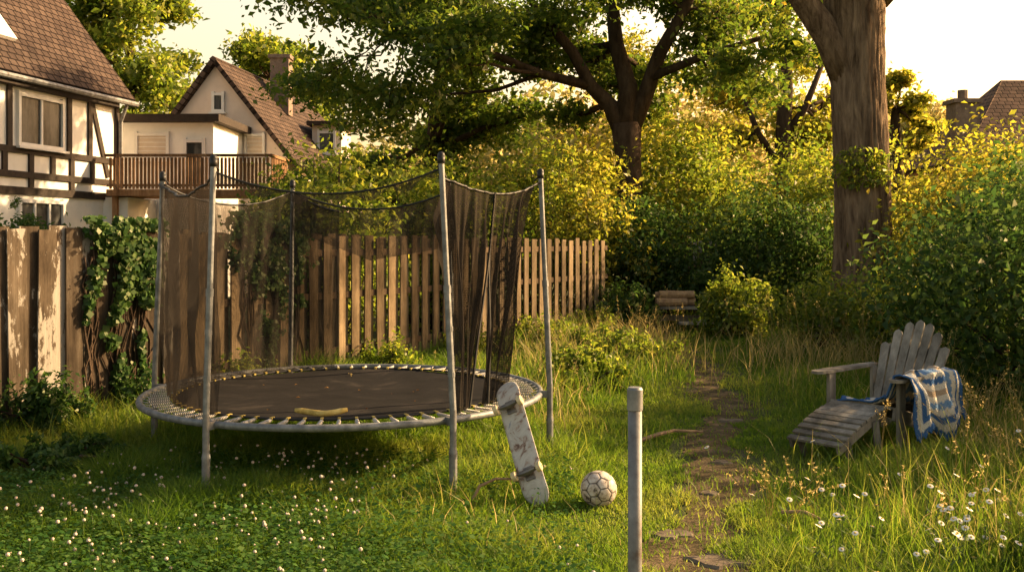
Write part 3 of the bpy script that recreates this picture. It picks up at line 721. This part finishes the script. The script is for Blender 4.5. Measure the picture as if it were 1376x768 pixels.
# ---------------------------------------------------------------- log bench far
M_log=pmat('cut_log',[(.3,(.2,.12,.065)),(.7,(.42,.28,.16))],scale=10,bump=.6)
T=thing('wooden_bench',(2.95,17.6,0),'low rustic wooden bench among shrubs','bench')
m=MB(); m.box((2.95,17.6,.45),(.9,.35,.05)); m.box((2.95,17.78,.25),(.9,.03,.1)); m.box((3.2,17.3,.2),(.6,.25,.04)); put(m,'bench_top',[M_ch],T)
for sx in(-.38,.38):
    m=MB(); m.box((2.95+sx,17.6,.21),(.07,.3,.42)); put(m,'leg',[M_fl],T)
for (x,y,z,ln,r,a) in [(2.8,17.5,.55,.55,.075,.1),(3.0,17.65,.55,.5,.07,-.15),(2.9,17.55,.68,.62,.07,.05),(2.75,17.7,.66,.4,.06,-.2)]:
    m=MB(); d=Vector((math.cos(a),math.sin(a),0))*ln/2; c=Vector((x,y,z)); m.tube([c-d,c-d*.3,c+d*.4,c+d],[r,r*1.06,r*.97,r],10); put(m,'firewood_log',[M_log],base=tuple(c),label='cut firewood log stacked on the rustic bench',cat='log',group='logs stacked on the bench')
def stick(pts,r,label):
    m=MB(); m.tube(pts,[r*(1-.12*i) for i in range(len(pts))],6); put(m,'fallen_branch',[M_log],base=tuple(pts[0]),label=label,cat='branch')
stick([(-.26,6.15,.03),(-.2,6.2,.13),(-.1,6.22,.17),(.02,6.25,.16),(.1,6.3,.1)],.011,'bent dry branch lying beside the trampoline leg')
stick([(1.0,8.0,.04),(1.2,8.1,.08),(1.35,8.3,.07),(1.6,8.35,.05)],.018,'dry fallen branch on the grass')
stick([(1.6,5.9,.05),(1.7,5.8,.08),(1.78,5.75,.05)],.012,'short dry stick on the grass')
# ---------------------------------------------------------------- houses
M_plw=pmat('white_plaster',[(.3,(.7,.68,.64)),(.7,(.82,.8,.76))],scale=2,bump=.2,bscale=60,bd=.01,rough=.9)
M_plc=pmat('cream_plaster',[(.3,(.64,.53,.45)),(.7,(.76,.65,.56))],scale=1.5,bump=.2,bscale=60,bd=.01,rough=.9)
M_timb=pmat('dark_timber',[(.3,(.02,.014,.01)),(.7,(.05,.035,.025))],scale=8,bump=.3)
M_glass=pmat('window_glass',[(.42,(.015,.018,.02)),(.6,(.1,.1,.095))],scale=2.5,rough=.3,bump=0,spec=.15,stretch=(1,1,.3))
M_frame=pmat('white_window_frame',[(.3,(.65,.63,.6)),(.7,(.75,.73,.7))],bump=0)
M_shut=pmat('roller_shutter',[(.3,(.5,.42,.34)),(.7,(.6,.52,.43))],bump=0)
M_rail2=fencewood('balcony_wood',(.16,.08,.04),(.28,.16,.085),(.38,.24,.13),None,0)
def tilemat(name,c0,c1,sx):
    m,nt,out=newmat(name); p=nt.nodes.new('ShaderNodeBsdfPrincipled'); p.inputs['Roughness'].default_value=.9; p.inputs['Specular IOR Level'].default_value=.1
    uv=nt.nodes.new('ShaderNodeAttribute'); uv.attribute_name='tileuv'
    br=nt.nodes.new('ShaderNodeTexBrick'); br.inputs['Scale'].default_value=1; br.inputs['Brick Width'].default_value=.24; br.inputs['Row Height'].default_value=.2; br.inputs['Mortar Size'].default_value=.022; br.inputs['Mortar Smooth'].default_value=.6
    br.inputs['Color1'].default_value=(*c0,1); br.inputs['Color2'].default_value=(*c1,1); br.inputs['Mortar'].default_value=(c0[0]*.25,c0[1]*.25,c0[2]*.25,1)
    nt.links.new(uv.outputs['Vector'],br.inputs['Vector'])
    n=noise(nt,1.2,7,.7); hs=nt.nodes.new('ShaderNodeMixRGB'); hs.blend_type='MULTIPLY'; hs.inputs[0].default_value=1
    k=ramp(nt,n,[(.3,(.55,.55,.55)),(.7,(1.3,1.25,1.2))]); nt.links.new(br.outputs['Color'],hs.inputs[1]); nt.links.new(k,hs.inputs[2]); nt.links.new(hs.outputs[0],p.inputs['Base Color'])
    b=nt.nodes.new('ShaderNodeBump'); b.inputs['Strength'].default_value=.8; b.inputs['Distance'].default_value=.05; b.invert=True; nt.links.new(br.outputs['Fac'],b.inputs['Height']); nt.links.new(b.outputs[0],p.inputs['Normal'])
    nt.links.new(p.outputs[0],out.inputs[0]); return m
M_tile=tilemat('brown_roof_tiles',(.062,.044,.037),(.1,.072,.058),1)
def roofslab(a,b,c,d,th=.14):
    a,b,c,d=[Vector(q) for q in(a,b,c,d)]; nn=(b-a).cross(d-a).normalized()
    if nn.z<0: nn=-nn
    m=MB(); m.hexa([a-nn*th,b-nn*th,c-nn*th,d-nn*th,a,b,c,d])
    ex=(b-a).normalized(); ey=(d-a-ex*(d-a).dot(ex)).normalized()
    uv=[((Vector(q)-a).dot(ex),(Vector(q)-a).dot(ey),0) for q in m.v]; return m,uv
def putroof(parts,name,parent,mat):
    M=MB();UV=[]
    for m,uv in parts: M.add(m.v,m.f); UV+=uv
    o=put(M,name,[mat],parent)
    at=o.data.attributes.new('tileuv','FLOAT_VECTOR','POINT'); at.data.foreach_set('vector',np.array(UV,dtype=np.float32).ravel()); return o
def window(parent,c,t,n,w_,h,bars=1,shut=False,label=None):
    c=Vector(c);t=Vector(t).normalized();n=Vector(n).normalized(); M=Matrix((t,n,Vector((0,0,1)))).transposed()
    m=MB(); m.box(c+n*.012,(w_,.02,h),M)
    W_=put(m,'window',[M_shut if shut else M_glass],parent)
    m=MB()
    for s in(-1,1):
        m.box(c+t*s*(w_/2)+n*.04,(.08,.08,h+.16),M); m.box(c+n*.043+Vector((0,0,s*(h/2+.0))),(w_-.08,.08,.08),M)
    for b in range(bars): m.box(c+t*((b+1)/(bars+1)-.5)*w_+n*.035,(.06,.06,h-.08),M)
    if shut:
        for k in range(int(h/.12)): m.box(c+n*.03+Vector((0,0,-h/2+.08+k*.12)),(w_-.08,.02,.02),M)
    put(m,'window_frame',[M_frame],W_)
    m=MB(); m.box(c+n*.08+Vector((0,0,-h/2-.07)),(w_+.2,.16,.05),M); put(m,'window_sill',[M_frame],W_)
A=Vector((-11.0,21.4,0)); t=Vector((.2,.98,0)).normalized(); nF=Vector((t.y,-t.x,0))
def fd(px): return 15.37/(.204+(688-px)/1338)
def fs_(px): return (fd(px)-21.4)/t.y
def W(s,z,o=0): return A+t*s+nF*o+Vector((0,0,z))
s0,s1=-5.0,fs_(158); inw=-nF*8
H=thing('half_timbered_house',W(s1,0),'white half-timbered house with dark beams and brown tiled roof','house')
EZ=5.45
m=MB(); a,b=W(s0,0),W(s1,0); m.hexa([a,b,b+inw,a+inw]+[q+Vector((0,0,EZ)) for q in(a,b,b+inw,a+inw)])
mid=(b+inw*.5)+Vector((0,0,EZ+5.2)); mid2=(a+inw*.5)+Vector((0,0,EZ+5.2)); z_=Vector((0,0,EZ+.01))
m.add([a+z_,b+z_,b+inw+z_,a+inw+z_,mid2,mid],[(1,2,5),(0,4,3)])
put(m,'wall',[M_plw],H)
e0=W(s0-.4,EZ-.2,.32);e1=W(s1+.3,EZ-.2,.32); r1=W(s1+.3,0,.0)-nF*4; r0=W(s0-.4,0,0)-nF*4
r1.z=r0.z=EZ+5.4
f0=e0-nF*8.64;f1=e1-nF*8.64
putroof([roofslab(e0,e1,r1,r0),roofslab(f0,f1,r1,r0)],'roof',H,M_tile)
sd=(r1-e1).normalized(); sn=t.cross(sd); sn=sn if sn.z>0 else -sn
base=e0+(e1-e0)*((fs_(12)-s0)/(s1-s0))+sd*1.5
m=MB(); m.hexa([base-t*.6-sd*.45,base+t*.6-sd*.45,base+t*.6+sd*.45,base-t*.6+sd*.45]+[q+sn*.08 for q in (base-t*.6-sd*.45,base+t*.6-sd*.45,base+t*.6+sd*.45,base-t*.6+sd*.45)])
put(m,'skylight',[M_frame],H)
m=MB(); m.tube([e0+Vector((0,0,-.12))+nF*.04,e1+Vector((0,0,-.12))+nF*.04],[.07,.07],8); m.tube([W(s1-.05,EZ-.35,.3),W(s1-.05,EZ-.8,.12),W(s1-.05,0,.12)],.05,8); put(m,'gutter',[M_rustgal],H)
m=MB()
def hb(sa,sb,z,w_=.17): m.beam(W(sa,z,.03),W(sb,z,.03),.05,w_)
def vb_(s,za,zb,w_=.15): m.beam(W(s,za,.027),W(s,zb,.027),w_,.05,up=nF)
hb(s0,s1,5.08);hb(s0,s1,3.62,.14);hb(s0,s1,3.08,.14);hb(s0,s1,2.72,.17);
for s in [-4,-2.6,-1.2,.25,2.3,3.1,s1-.08]: vb_(s,3.69,4.99)
for s in [-3,-2,-.9,.1,.95,1.7,2.4,3.2,s1-.08]: vb_(s,3.15,3.55)
for s in [-3,-.9,.95,2.4,s1-.08]: vb_(s,2.81,3.01)
m.beam(W(3.2,4.97,.021),W(3.85,3.2,.021),.14,.04,up=nF)
put(m,'timber_frame',[M_timb],H)
window(H,W(1.28,4.3,0),t,nF,1.5,1.1,bars=1)
window(H,W(1.3,2.1,0),t,nF,1.5,.8,bars=2)
AN=thing('annex_building',(-9.4,27,0),'cream flat-roofed annex with shuttered window and dark fascia','building')
m=MB(); m.box((-9.35,28.6,2.4),(2.5,3.2,4.8)); m.box((-10.3,26.0,1.35),(1.3,2.0,2.7)); put(m,'wall',[M_plw],AN)
m=MB(); m.box((-9.3,28.5,4.9),(2.9,3.7,.2)); put(m,'roof',[M_timb],AN)
window(AN,(-9.75,27.0,4.15),(1,0,0),(0,-1,0),.85,.65,bars=0,shut=True)
window(AN,(-8.6,27.0,3.7),(1,0,0),(0,-1,0),.5,1.2,bars=0)
BL=thing('balcony',(-8,25,0),'wooden balcony with vertical slat railing on posts','balcony')
m=MB(); m.box((-8.0,25.6,2.8),(4.1,1.9,.16)); put(m,'deck',[M_rail2],BL)
m=MB()
for i in range(42): m.box((-9.95+i*.095,24.68,3.28),(.065,.02,.78))
for i in range(16): m.box((-5.97,24.75+i*.11,3.28),(.02,.07,.78))
m.box((-8.0,24.65,3.72),(4.15,.09,.07)); m.box((-5.97,25.6,3.72),(.09,1.8,.07)); m.box((-8,24.7,2.98),(4.1,.04,.07))
put(m,'railing',[M_rail2],BL)
for x in(-9.9,-8,-6.05):
    m=MB(); m.box((x,24.85,1.36),(.12,.12,2.72)); put(m,'post',[M_rail2],BL)
G=thing('gabled_house',(-8.5,30,0),'cream rendered gabled house with brown tiled roof and chimney','house')
rd=Vector((.104,.995,0)); y0=30.0; 
def Q(x,z,s=0): return Vector((x,y0,z))+rd*s
m=MB(); Ld=9
fr=[Q(-10.1,0),Q(-6.75,0),Q(-6.75,4.2),Q(-8.92,6.9),Q(-10.1,5.35)]; bk=[q+rd*Ld for q in fr]
m.add(fr+bk,[(0,1,2,3,4),(9,8,7,6,5)]+[(i,(i+1)%5,5+(i+1)%5,5+i)[::-1] for i in range(5)]); put(m,'wall',[M_plc],G)
ext=-.25
putroof([roofslab(Q(-10.42,5.08,ext),Q(-10.42,5.08,Ld),Q(-8.92,7.12,Ld),Q(-8.92,7.12,ext)),roofslab(Q(-6.36,3.86,ext),Q(-6.36,3.86,Ld),Q(-8.92,7.12,Ld),Q(-8.92,7.12,ext))],'roof',G,M_tile)
M_chim=pmat('chimney_brick',[(.3,(.12,.085,.065)),(.7,(.24,.175,.135))],scale=9)
m=MB(); c=Q(-8.15,6.75,3.6); m.box(c,(.62,.62,1.9)); m.box(c+Vector((0,0,1.0)),(.74,.74,.12)); put(m,'chimney',[M_chim],G)
window(G,(-8.85,y0,5.75),(1,0,0),(0,-1,0),.3,.5,bars=0)
window(G,(-7.75,y0,4.4),(1,0,0),(0,-1,0),.55,.75,bars=0,shut=True)
window(G,(-9.0,y0,4.2),(1,0,0),(0,-1,0),.5,.8,bars=0)
m=MB(); c=Q(-6.9,4.9,5.2); m.box(c,(1.0,2.0,1.3)); m.box(c+Vector((.05,0,.7)),(1.4,2.5,.14),mi=1); put(m,'dormer',[M_plc,M_timb],G)
window(G,c+Vector((0,-1.0,.05)),(1,0,0),(0,-1,0),.55,.7,bars=0)
R_=thing('tiled_roof_house',(15,31,0),'house with warm brown tiled roof beyond the shrubs','house')
M_tile2=tilemat('warm_roof_tiles',(.16,.1,.07),(.24,.15,.1),1)
m=MB(); m.box((17.7,33,1.9),(6.4,5,3.8)); put(m,'wall',[M_plc],R_)
putroof([roofslab((13.6,30,4.0),(24,30,4.0),(22,33,6.9),(16.2,33,6.9)),roofslab((13.6,36,4.0),(24,36,4.0),(22,33,6.9),(16.2,33,6.9)),roofslab((13.6,36,4.0),(13.6,30,4.0),(16.2,32.95,6.88),(16.2,33.05,6.88))],'roof',R_,M_tile2)
m=MB(); m.box((13.35,29.5,3.0),(.7,.65,5.3)); m.box((13.35,29.5,5.7),(.85,.8,.12)); m.tube([(13.35,29.5,5.75),(13.35,29.5,6.05)],.15,8); put(m,'chimney',[M_chim],R_)
Hs=thing('distant_house',(14.2,46,0),'small pale house glimpsed between the trees','house'); m=MB(); m.box((14.2,46,1.8),(2.6,3,3.6)); put(m,'wall',[M_plw],Hs)
putroof([roofslab((12.7,44.3,3.5),(15.7,44.3,3.5),(15.7,46,5),(12.7,46,5)),roofslab((12.7,47.7,3.5),(15.7,47.7,3.5),(15.7,46,5),(12.7,46,5))],'roof',Hs,M_tile)
# ---------------------------------------------------------------- trees
def rfn(p,t): 
    return 1+.07*math.sin(9*t+p.z*1.1)*math.sin(5*t-p.z*.7+2)+.05*mnoise.noise(Vector((math.cos(t)*3,math.sin(t)*3,p.z*1.5)))
def rfo(p,t):
    c,s=math.cos(t),math.sin(t)
    f=1-abs(mnoise.noise(Vector((c*7,s*7,p.z*1.1))))*2
    f2=1-abs(mnoise.noise(Vector((c*15+9,s*15,p.z*2.6))))*2
    return 1+.06*math.sin(5*t-p.z*.5+2)*math.exp(-p.z*.3)+.06*f+.045*f2-.03
bx,by=5.6,16
tp=[];tr=[]
for i in range(120):
    z=i*.064; tp.append(Vector((bx+.05*math.sin(z*.8)-.01*z,by,z))); tr.append(.42+.35*math.exp(-z*2.2)+ (.05 if z>4.3 else 0)*(z-4.3)-.004*z)
limbs=[(tp,tr),
 ([Vector((bx-.15,by,4.2)),Vector((bx-.55,by-.1,4.9)),Vector((bx-.95,by-.2,5.4)),Vector((bx-1.6,by-.5,6.2)),Vector((bx-2.6,by-1,7.2))],[.3,.22,.19,.16,.1]),
 ([Vector((bx+.2,by,5.6)),Vector((bx+1.2,by-.2,6.6)),Vector((bx+2.6,by-.4,7.6)),Vector((bx+4,by,8.2))],[.3,.22,.17,.1]),
 ([Vector((bx,by,7.3)),Vector((bx-.2,by,8.5)),Vector((bx+.3,by+.3,10))],[.42,.3,.18])]
bl=[]
for (x,y,z,r) in [(3.6,15,6.2,.9),(4.3,14.5,7.4,1),(2.4,14.6,6.8,1),(6.6,15,7.6,1.1),(8.2,15.6,7.2,1),(9.4,16,6.6,1),(7.4,15,6.7,.7),(5.2,15.4,8.8,1.3),(7.4,16,9,1.3),(3.4,16,8.9,1.2),(4.6,17.4,6.4,.9),(6.9,17.6,6.6,.9)]:
    bl.append(((x,y,z),(r*1.2,r*1.1,r*.6)))
tree('oak_tree',(bx,by,0),limbs,bl,.12,L_gold,M_bark,'massive oak with thick furrowed trunk and foliage tinted golden for backlight',per=700,rf=rfo,segs=130,aspect=.5)
C=ellipsoid_pts((bx-.15,by-.5,2.75),(.5,.2,.35),600,.2); V,F,t_=leafgeo(C,.09,.5,.2)
fast('trunk_sprout_leaves',V,F,t_,[L_lime],parent=[o for o in bpy.data.objects if o.name=='oak_tree'][0])
mx_,my_=2.62,22
def P(x,z,dy=0): return Vector((x,my_+dy,z))
limbs=[([P(mx_,0),P(mx_+.02,1),P(mx_,2.2),P(mx_-.05,3.4),P(mx_-.1,4.2)],[.42,.31,.28,.28,.32]),
 ([P(mx_-.1,3.8),P(mx_-.45,4.6),P(mx_-.9,5.0,-.2),P(mx_-1.3,5.7,-.4),P(mx_-1.9,6.4,-.5),P(mx_-2.6,7.2,-.8)],[.2,.17,.14,.12,.1,.06]),
 ([P(mx_-.1,4.1),P(mx_-.05,5.0),P(mx_-.3,6.0,.2),P(mx_-.4,7.2,.3),P(mx_-.5,8.6,.3)],[.25,.2,.17,.14,.09]),
 ([P(mx_,4.1),P(mx_+.35,4.9),P(mx_+.6,5.7,-.3),P(mx_+1.1,6.6,-.6),P(mx_+1.6,7.8,-.8)],[.22,.17,.15,.12,.08]),
 ([P(mx_-.9,5.0,-.2),P(mx_-2.0,5.2,-.6),P(mx_-3.4,5.7,-1),P(mx_-5,6.0,-1.2)],[.11,.09,.07,.04]),
 ([P(mx_+.45,5.2,-.2),P(mx_+1.6,5.6,-.8),P(mx_+2.8,5.9,-1.3)],[.1,.08,.05])]
bl=[]
for i in range(54):
    x=random.uniform(-4.6,6.2); z=random.uniform(4.5,8.6); y=22+random.uniform(-3.2,2.5)
    if x<-1: z=max(z-random.uniform(0,1.3),3.9)
    if 1.2<x<3.8 and z<6.1 and y<22.3: y=23.5+random.random()
    bl.append(((x,y,z),(random.uniform(.7,1.2),random.uniform(.7,1.1),random.uniform(.35,.65))))
tree('maple_tree',(mx_,my_,0),limbs,bl,.135,L_oak,M_bark2,'spreading tree with forked dark trunk and dense green crown',per=850,rf=rfn,segs=16)
limbs=[([Vector((-2,25.5,0)),Vector((-2.1,25.5,2)),Vector((-2,25.5,4)),Vector((-1.8,25.5,6)),Vector((-1.8,25.5,8.5))],[.3,.25,.22,.18,.1])]
bl=[]
for i in range(34):
    a=random.uniform(0,6.28); r=random.uniform(0,2.8); z=random.uniform(3.0,9)
    bl.append(((-1.9+r*math.cos(a),25.5+r*.8*math.sin(a),z),(random.uniform(.8,1.1),random.uniform(.8,1.1),random.uniform(.45,.7))))
tree('chestnut_tree',(-2,25.5,0),limbs,bl,.155,L_oak,M_bark2,'dense dark green tree behind the fence beside the cream house',per=850)
limbs=[([Vector((7.6,28,0)),Vector((7.65,28,2)),Vector((7.6,28,4)),Vector((7.7,28,6)),Vector((7.6,28,8.5))],[.33,.26,.23,.2,.14]),
([Vector((7.6,28,4.4)),Vector((8.2,27.9,5.3)),Vector((8.7,27.8,6.6))],[.14,.1,.06]),([Vector((7.6,28,3.6)),Vector((6.9,27.9,4.6)),Vector((6.4,27.8,5.8))],[.12,.09,.05])]
bl=[]
for i in range(30):
    bl.append(((7.2+random.uniform(-4.5,3.6),29+random.uniform(-.6,4),random.uniform(4.0,9.5)),(1.1,1.1,.6)))
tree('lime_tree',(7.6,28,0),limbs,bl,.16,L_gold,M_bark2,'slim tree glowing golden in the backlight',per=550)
def simpletree(name,x,y,h,r,mat,label,nb=26,ls=.2,per=600,zlo=.35):
    limbs=[([Vector((x,y,0)),Vector((x+.1,y,h*.35)),Vector((x,y,h*.6)),Vector((x,y,h*.85))],[.35,.28,.2,.1])]
    bl=[]
    for i in range(nb):
        a=random.uniform(0,6.28); zz=random.uniform(zlo,1); rr=r*math.sqrt(max(.05,1-((zz-.62)/.42)**2))*random.uniform(.3,1)
        k=r*.3; bl.append(((x+rr*math.cos(a),y+rr*math.sin(a),h*zz),(k,k,k*.6)))
    tree(name,(x,y,0),limbs,bl,ls,mat,M_bark2,label,per=per,csz=.33,flat=.7)
simpletree('birch_tree',10.2,26.5,6.0,1.2,L_gold,'small golden backlit tree beside the tiled roof',zlo=.3,nb=16,per=380,ls=.16)
simpletree('beech_tree',-18.4,48,14.8,4.0,L_lime,'tall green tree behind the half-timbered house',nb=48,ls=.28)
simpletree('beech_tree',-13.2,54,12.2,3.6,L_lime,'round sunlit treetop rising between the houses',nb=38,ls=.28)
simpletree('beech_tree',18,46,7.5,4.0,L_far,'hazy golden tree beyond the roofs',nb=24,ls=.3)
C=[]
for i in range(170):
    x=random.uniform(-34,44); y=random.uniform(58,80); h=random.uniform(4,9.5)
    if -4<x<19: h=random.uniform(8,12.5)
    elif x>19: h=random.uniform(4,8)
    C.append(ellipsoid_pts((x,y,h*.55),(2.6,2.6,h*.5),550,.7))
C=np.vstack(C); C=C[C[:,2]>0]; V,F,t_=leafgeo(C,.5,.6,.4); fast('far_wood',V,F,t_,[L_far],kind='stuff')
# ---------------------------------------------------------------- shrubs
bush('laurel_shrub',(5.55,10.3,1.0),(1.4,1.9,1.1),26000,.075,L_dark,'large dark green laurel hedge shrub beside the garden chair')
bush('laurel_shrub',(5.6,7.9,.85),(1.1,1.2,.9),13000,.07,L_dark,'dark leafy shrub next to the garden chair')
bush('laurel_shrub',(6.7,12.9,1.2),(1.2,1.3,1.3),13000,.08,L_dark,'tall dark shrub behind the chair')
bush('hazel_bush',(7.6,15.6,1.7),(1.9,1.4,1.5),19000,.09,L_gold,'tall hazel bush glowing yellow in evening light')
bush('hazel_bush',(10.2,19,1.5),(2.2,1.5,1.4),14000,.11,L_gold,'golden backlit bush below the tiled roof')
bush('laurel_shrub',(4.75,18.6,1.15),(1.35,1,1.3),16000,.085,L_dark,'rounded dark green shrub near the oak trunk')
bush('laurel_shrub',(2.5,19.2,1.15),(1.0,.8,1.2),11000,.085,L_dark,'dark shrub at the end of the fence')
bush('hazel_bush',(6.4,20.5,1.9),(1.6,1.2,1.7),12000,.11,L_lime,'sunlit green bush behind the oak')
bush('hazel_bush',(4.0,22.5,2.2),(1.8,1.2,1.9),13000,.12,L_lime,'bright green bush beneath the spreading tree')
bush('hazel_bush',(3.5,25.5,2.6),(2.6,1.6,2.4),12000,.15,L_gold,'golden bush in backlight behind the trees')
bush('fern_plant',(3.75,16.3,.45),(.65,.5,.5),4500,.08,L_lime,'leafy green perennial clump beside the path',cat='plant')
bush('fern_plant',(4.6,14.2,.4),(.9,.6,.45),5500,.07,L_lime,'tangle of green weeds below the oak',cat='plant',spiky=.5)
bush('fern_plant',(5.4,13.2,.45),(.8,.7,.5),5500,.07,L_lime,'green nettle patch beside the hedge',cat='plant',spiky=.5)
bush('fern_plant',(1.95,17.2,.4),(.55,.4,.4),3500,.08,L_dark,'low dark plant at the fence end',cat='plant')
bush('fern_plant',(3.6,18.0,.6),(.5,.4,.55),3000,.09,L_dark,'dark leafy plant near the wooden bench',cat='plant')
bush('weed_patch',(.75,10.9,.22),(.45,.35,.28),2600,.06,L_lime,'low bramble in the rough grass',cat='plant')
bush('weed_patch',(1.3,12.6,.25),(.6,.4,.3),3000,.06,L_lime,'green weeds in rough grass near the fence',cat='plant')
for (x,y,z,rx,rz,mt,nn) in [(-2.9,15.5,1.4,1.2,1.15,L_lime,10000),(-1.4,18,1.6,1.4,1.4,L_lime,11000),(.5,20,1.9,1.5,1.6,L_lime,11000),(1.5,18.8,1.5,.9,1.5,L_gold,7000),(-3.9,18.5,1.6,1.2,1.3,L_oak,9000),(-8.9,18.6,1.1,1.3,.8,L_dark,6000)]:
    bush('garden_shrub',(x,y,z),(rx,rx*.8,rz),nn,.1,mt,'leafy shrub growing up behind the board fence')
bush('garden_shrub',(-2.6,14.2,1.5),(.5,.4,.6),2500,.09,L_lime,'climber spilling over the fence top')
bush('conifer_shrub',(-8.1,16.6,1.2),(.35,.3,1.0),3500,.06,L_dark,'small dark conifers beyond the fence')
for (s,r,nn) in [(-.6,.3,2200),(.2,.35,2600),(1.1,.25,1500),(2.3,.35,1900),(4.6,.35,1900),(6.4,.4,2200),(8.2,.5,2600),(10,.5,2600)]:
    p_=F0+FD*s+FN*.36; bush('weed_patch',(p_.x,p_.y,.15),(r,r*.8,.22),nn,.05,L_ivy if s<2 else L_lime,'leafy weeds at the foot of the fence',cat='plant',spiky=.22)
bush('weed_patch',(-3.2,7.0,.1),(.45,.4,.15),3000,.05,L_ivy,'low leafy ground weeds near the fence',cat='plant')
mb=MB()
for (px,py,h) in [(2.62,4.75,.42),(2.85,5.0,.5),(2.5,4.5,.35),(3.05,5.3,.5),(2.75,4.4,.4),(3.0,4.8,.5)]:
    for i in range(26):
        t1=random.uniform(0,6.28); z=random.uniform(.08,h); d=Vector((math.cos(t1),math.sin(t1),0)); s=Vector((-d.y,d.x,0)); L_=random.uniform(.1,.17); p=Vector((px,py,z))+d*.02
        mb.add([p,p+d*L_*.35-s*L_*.16+Vector((0,0,.3*L_)),p+d*L_*.75-s*L_*.12+Vector((0,0,.35*L_)),p+d*L_*1.1+Vector((0,0,.2*L_)),p+d*L_*.75+s*L_*.12+Vector((0,0,.35*L_)),p+d*L_*.35+s*L_*.16+Vector((0,0,.3*L_)),p+d*L_*.5+Vector((0,0,.24*L_)),p+d*L_*.8+Vector((0,0,.25*L_))],[(0,1,6),(1,2,7,6),(2,3,7),(3,4,7),(4,5,6,7),(5,0,6)])
    mb.tube([(px,py,0),(px,py,h)],.006,5)
put(mb,'broadleaf_plant',[L_ivy],base=(2.75,4.8,0),label='broad-leaved green plant among daisies',cat='plant')
print('done')
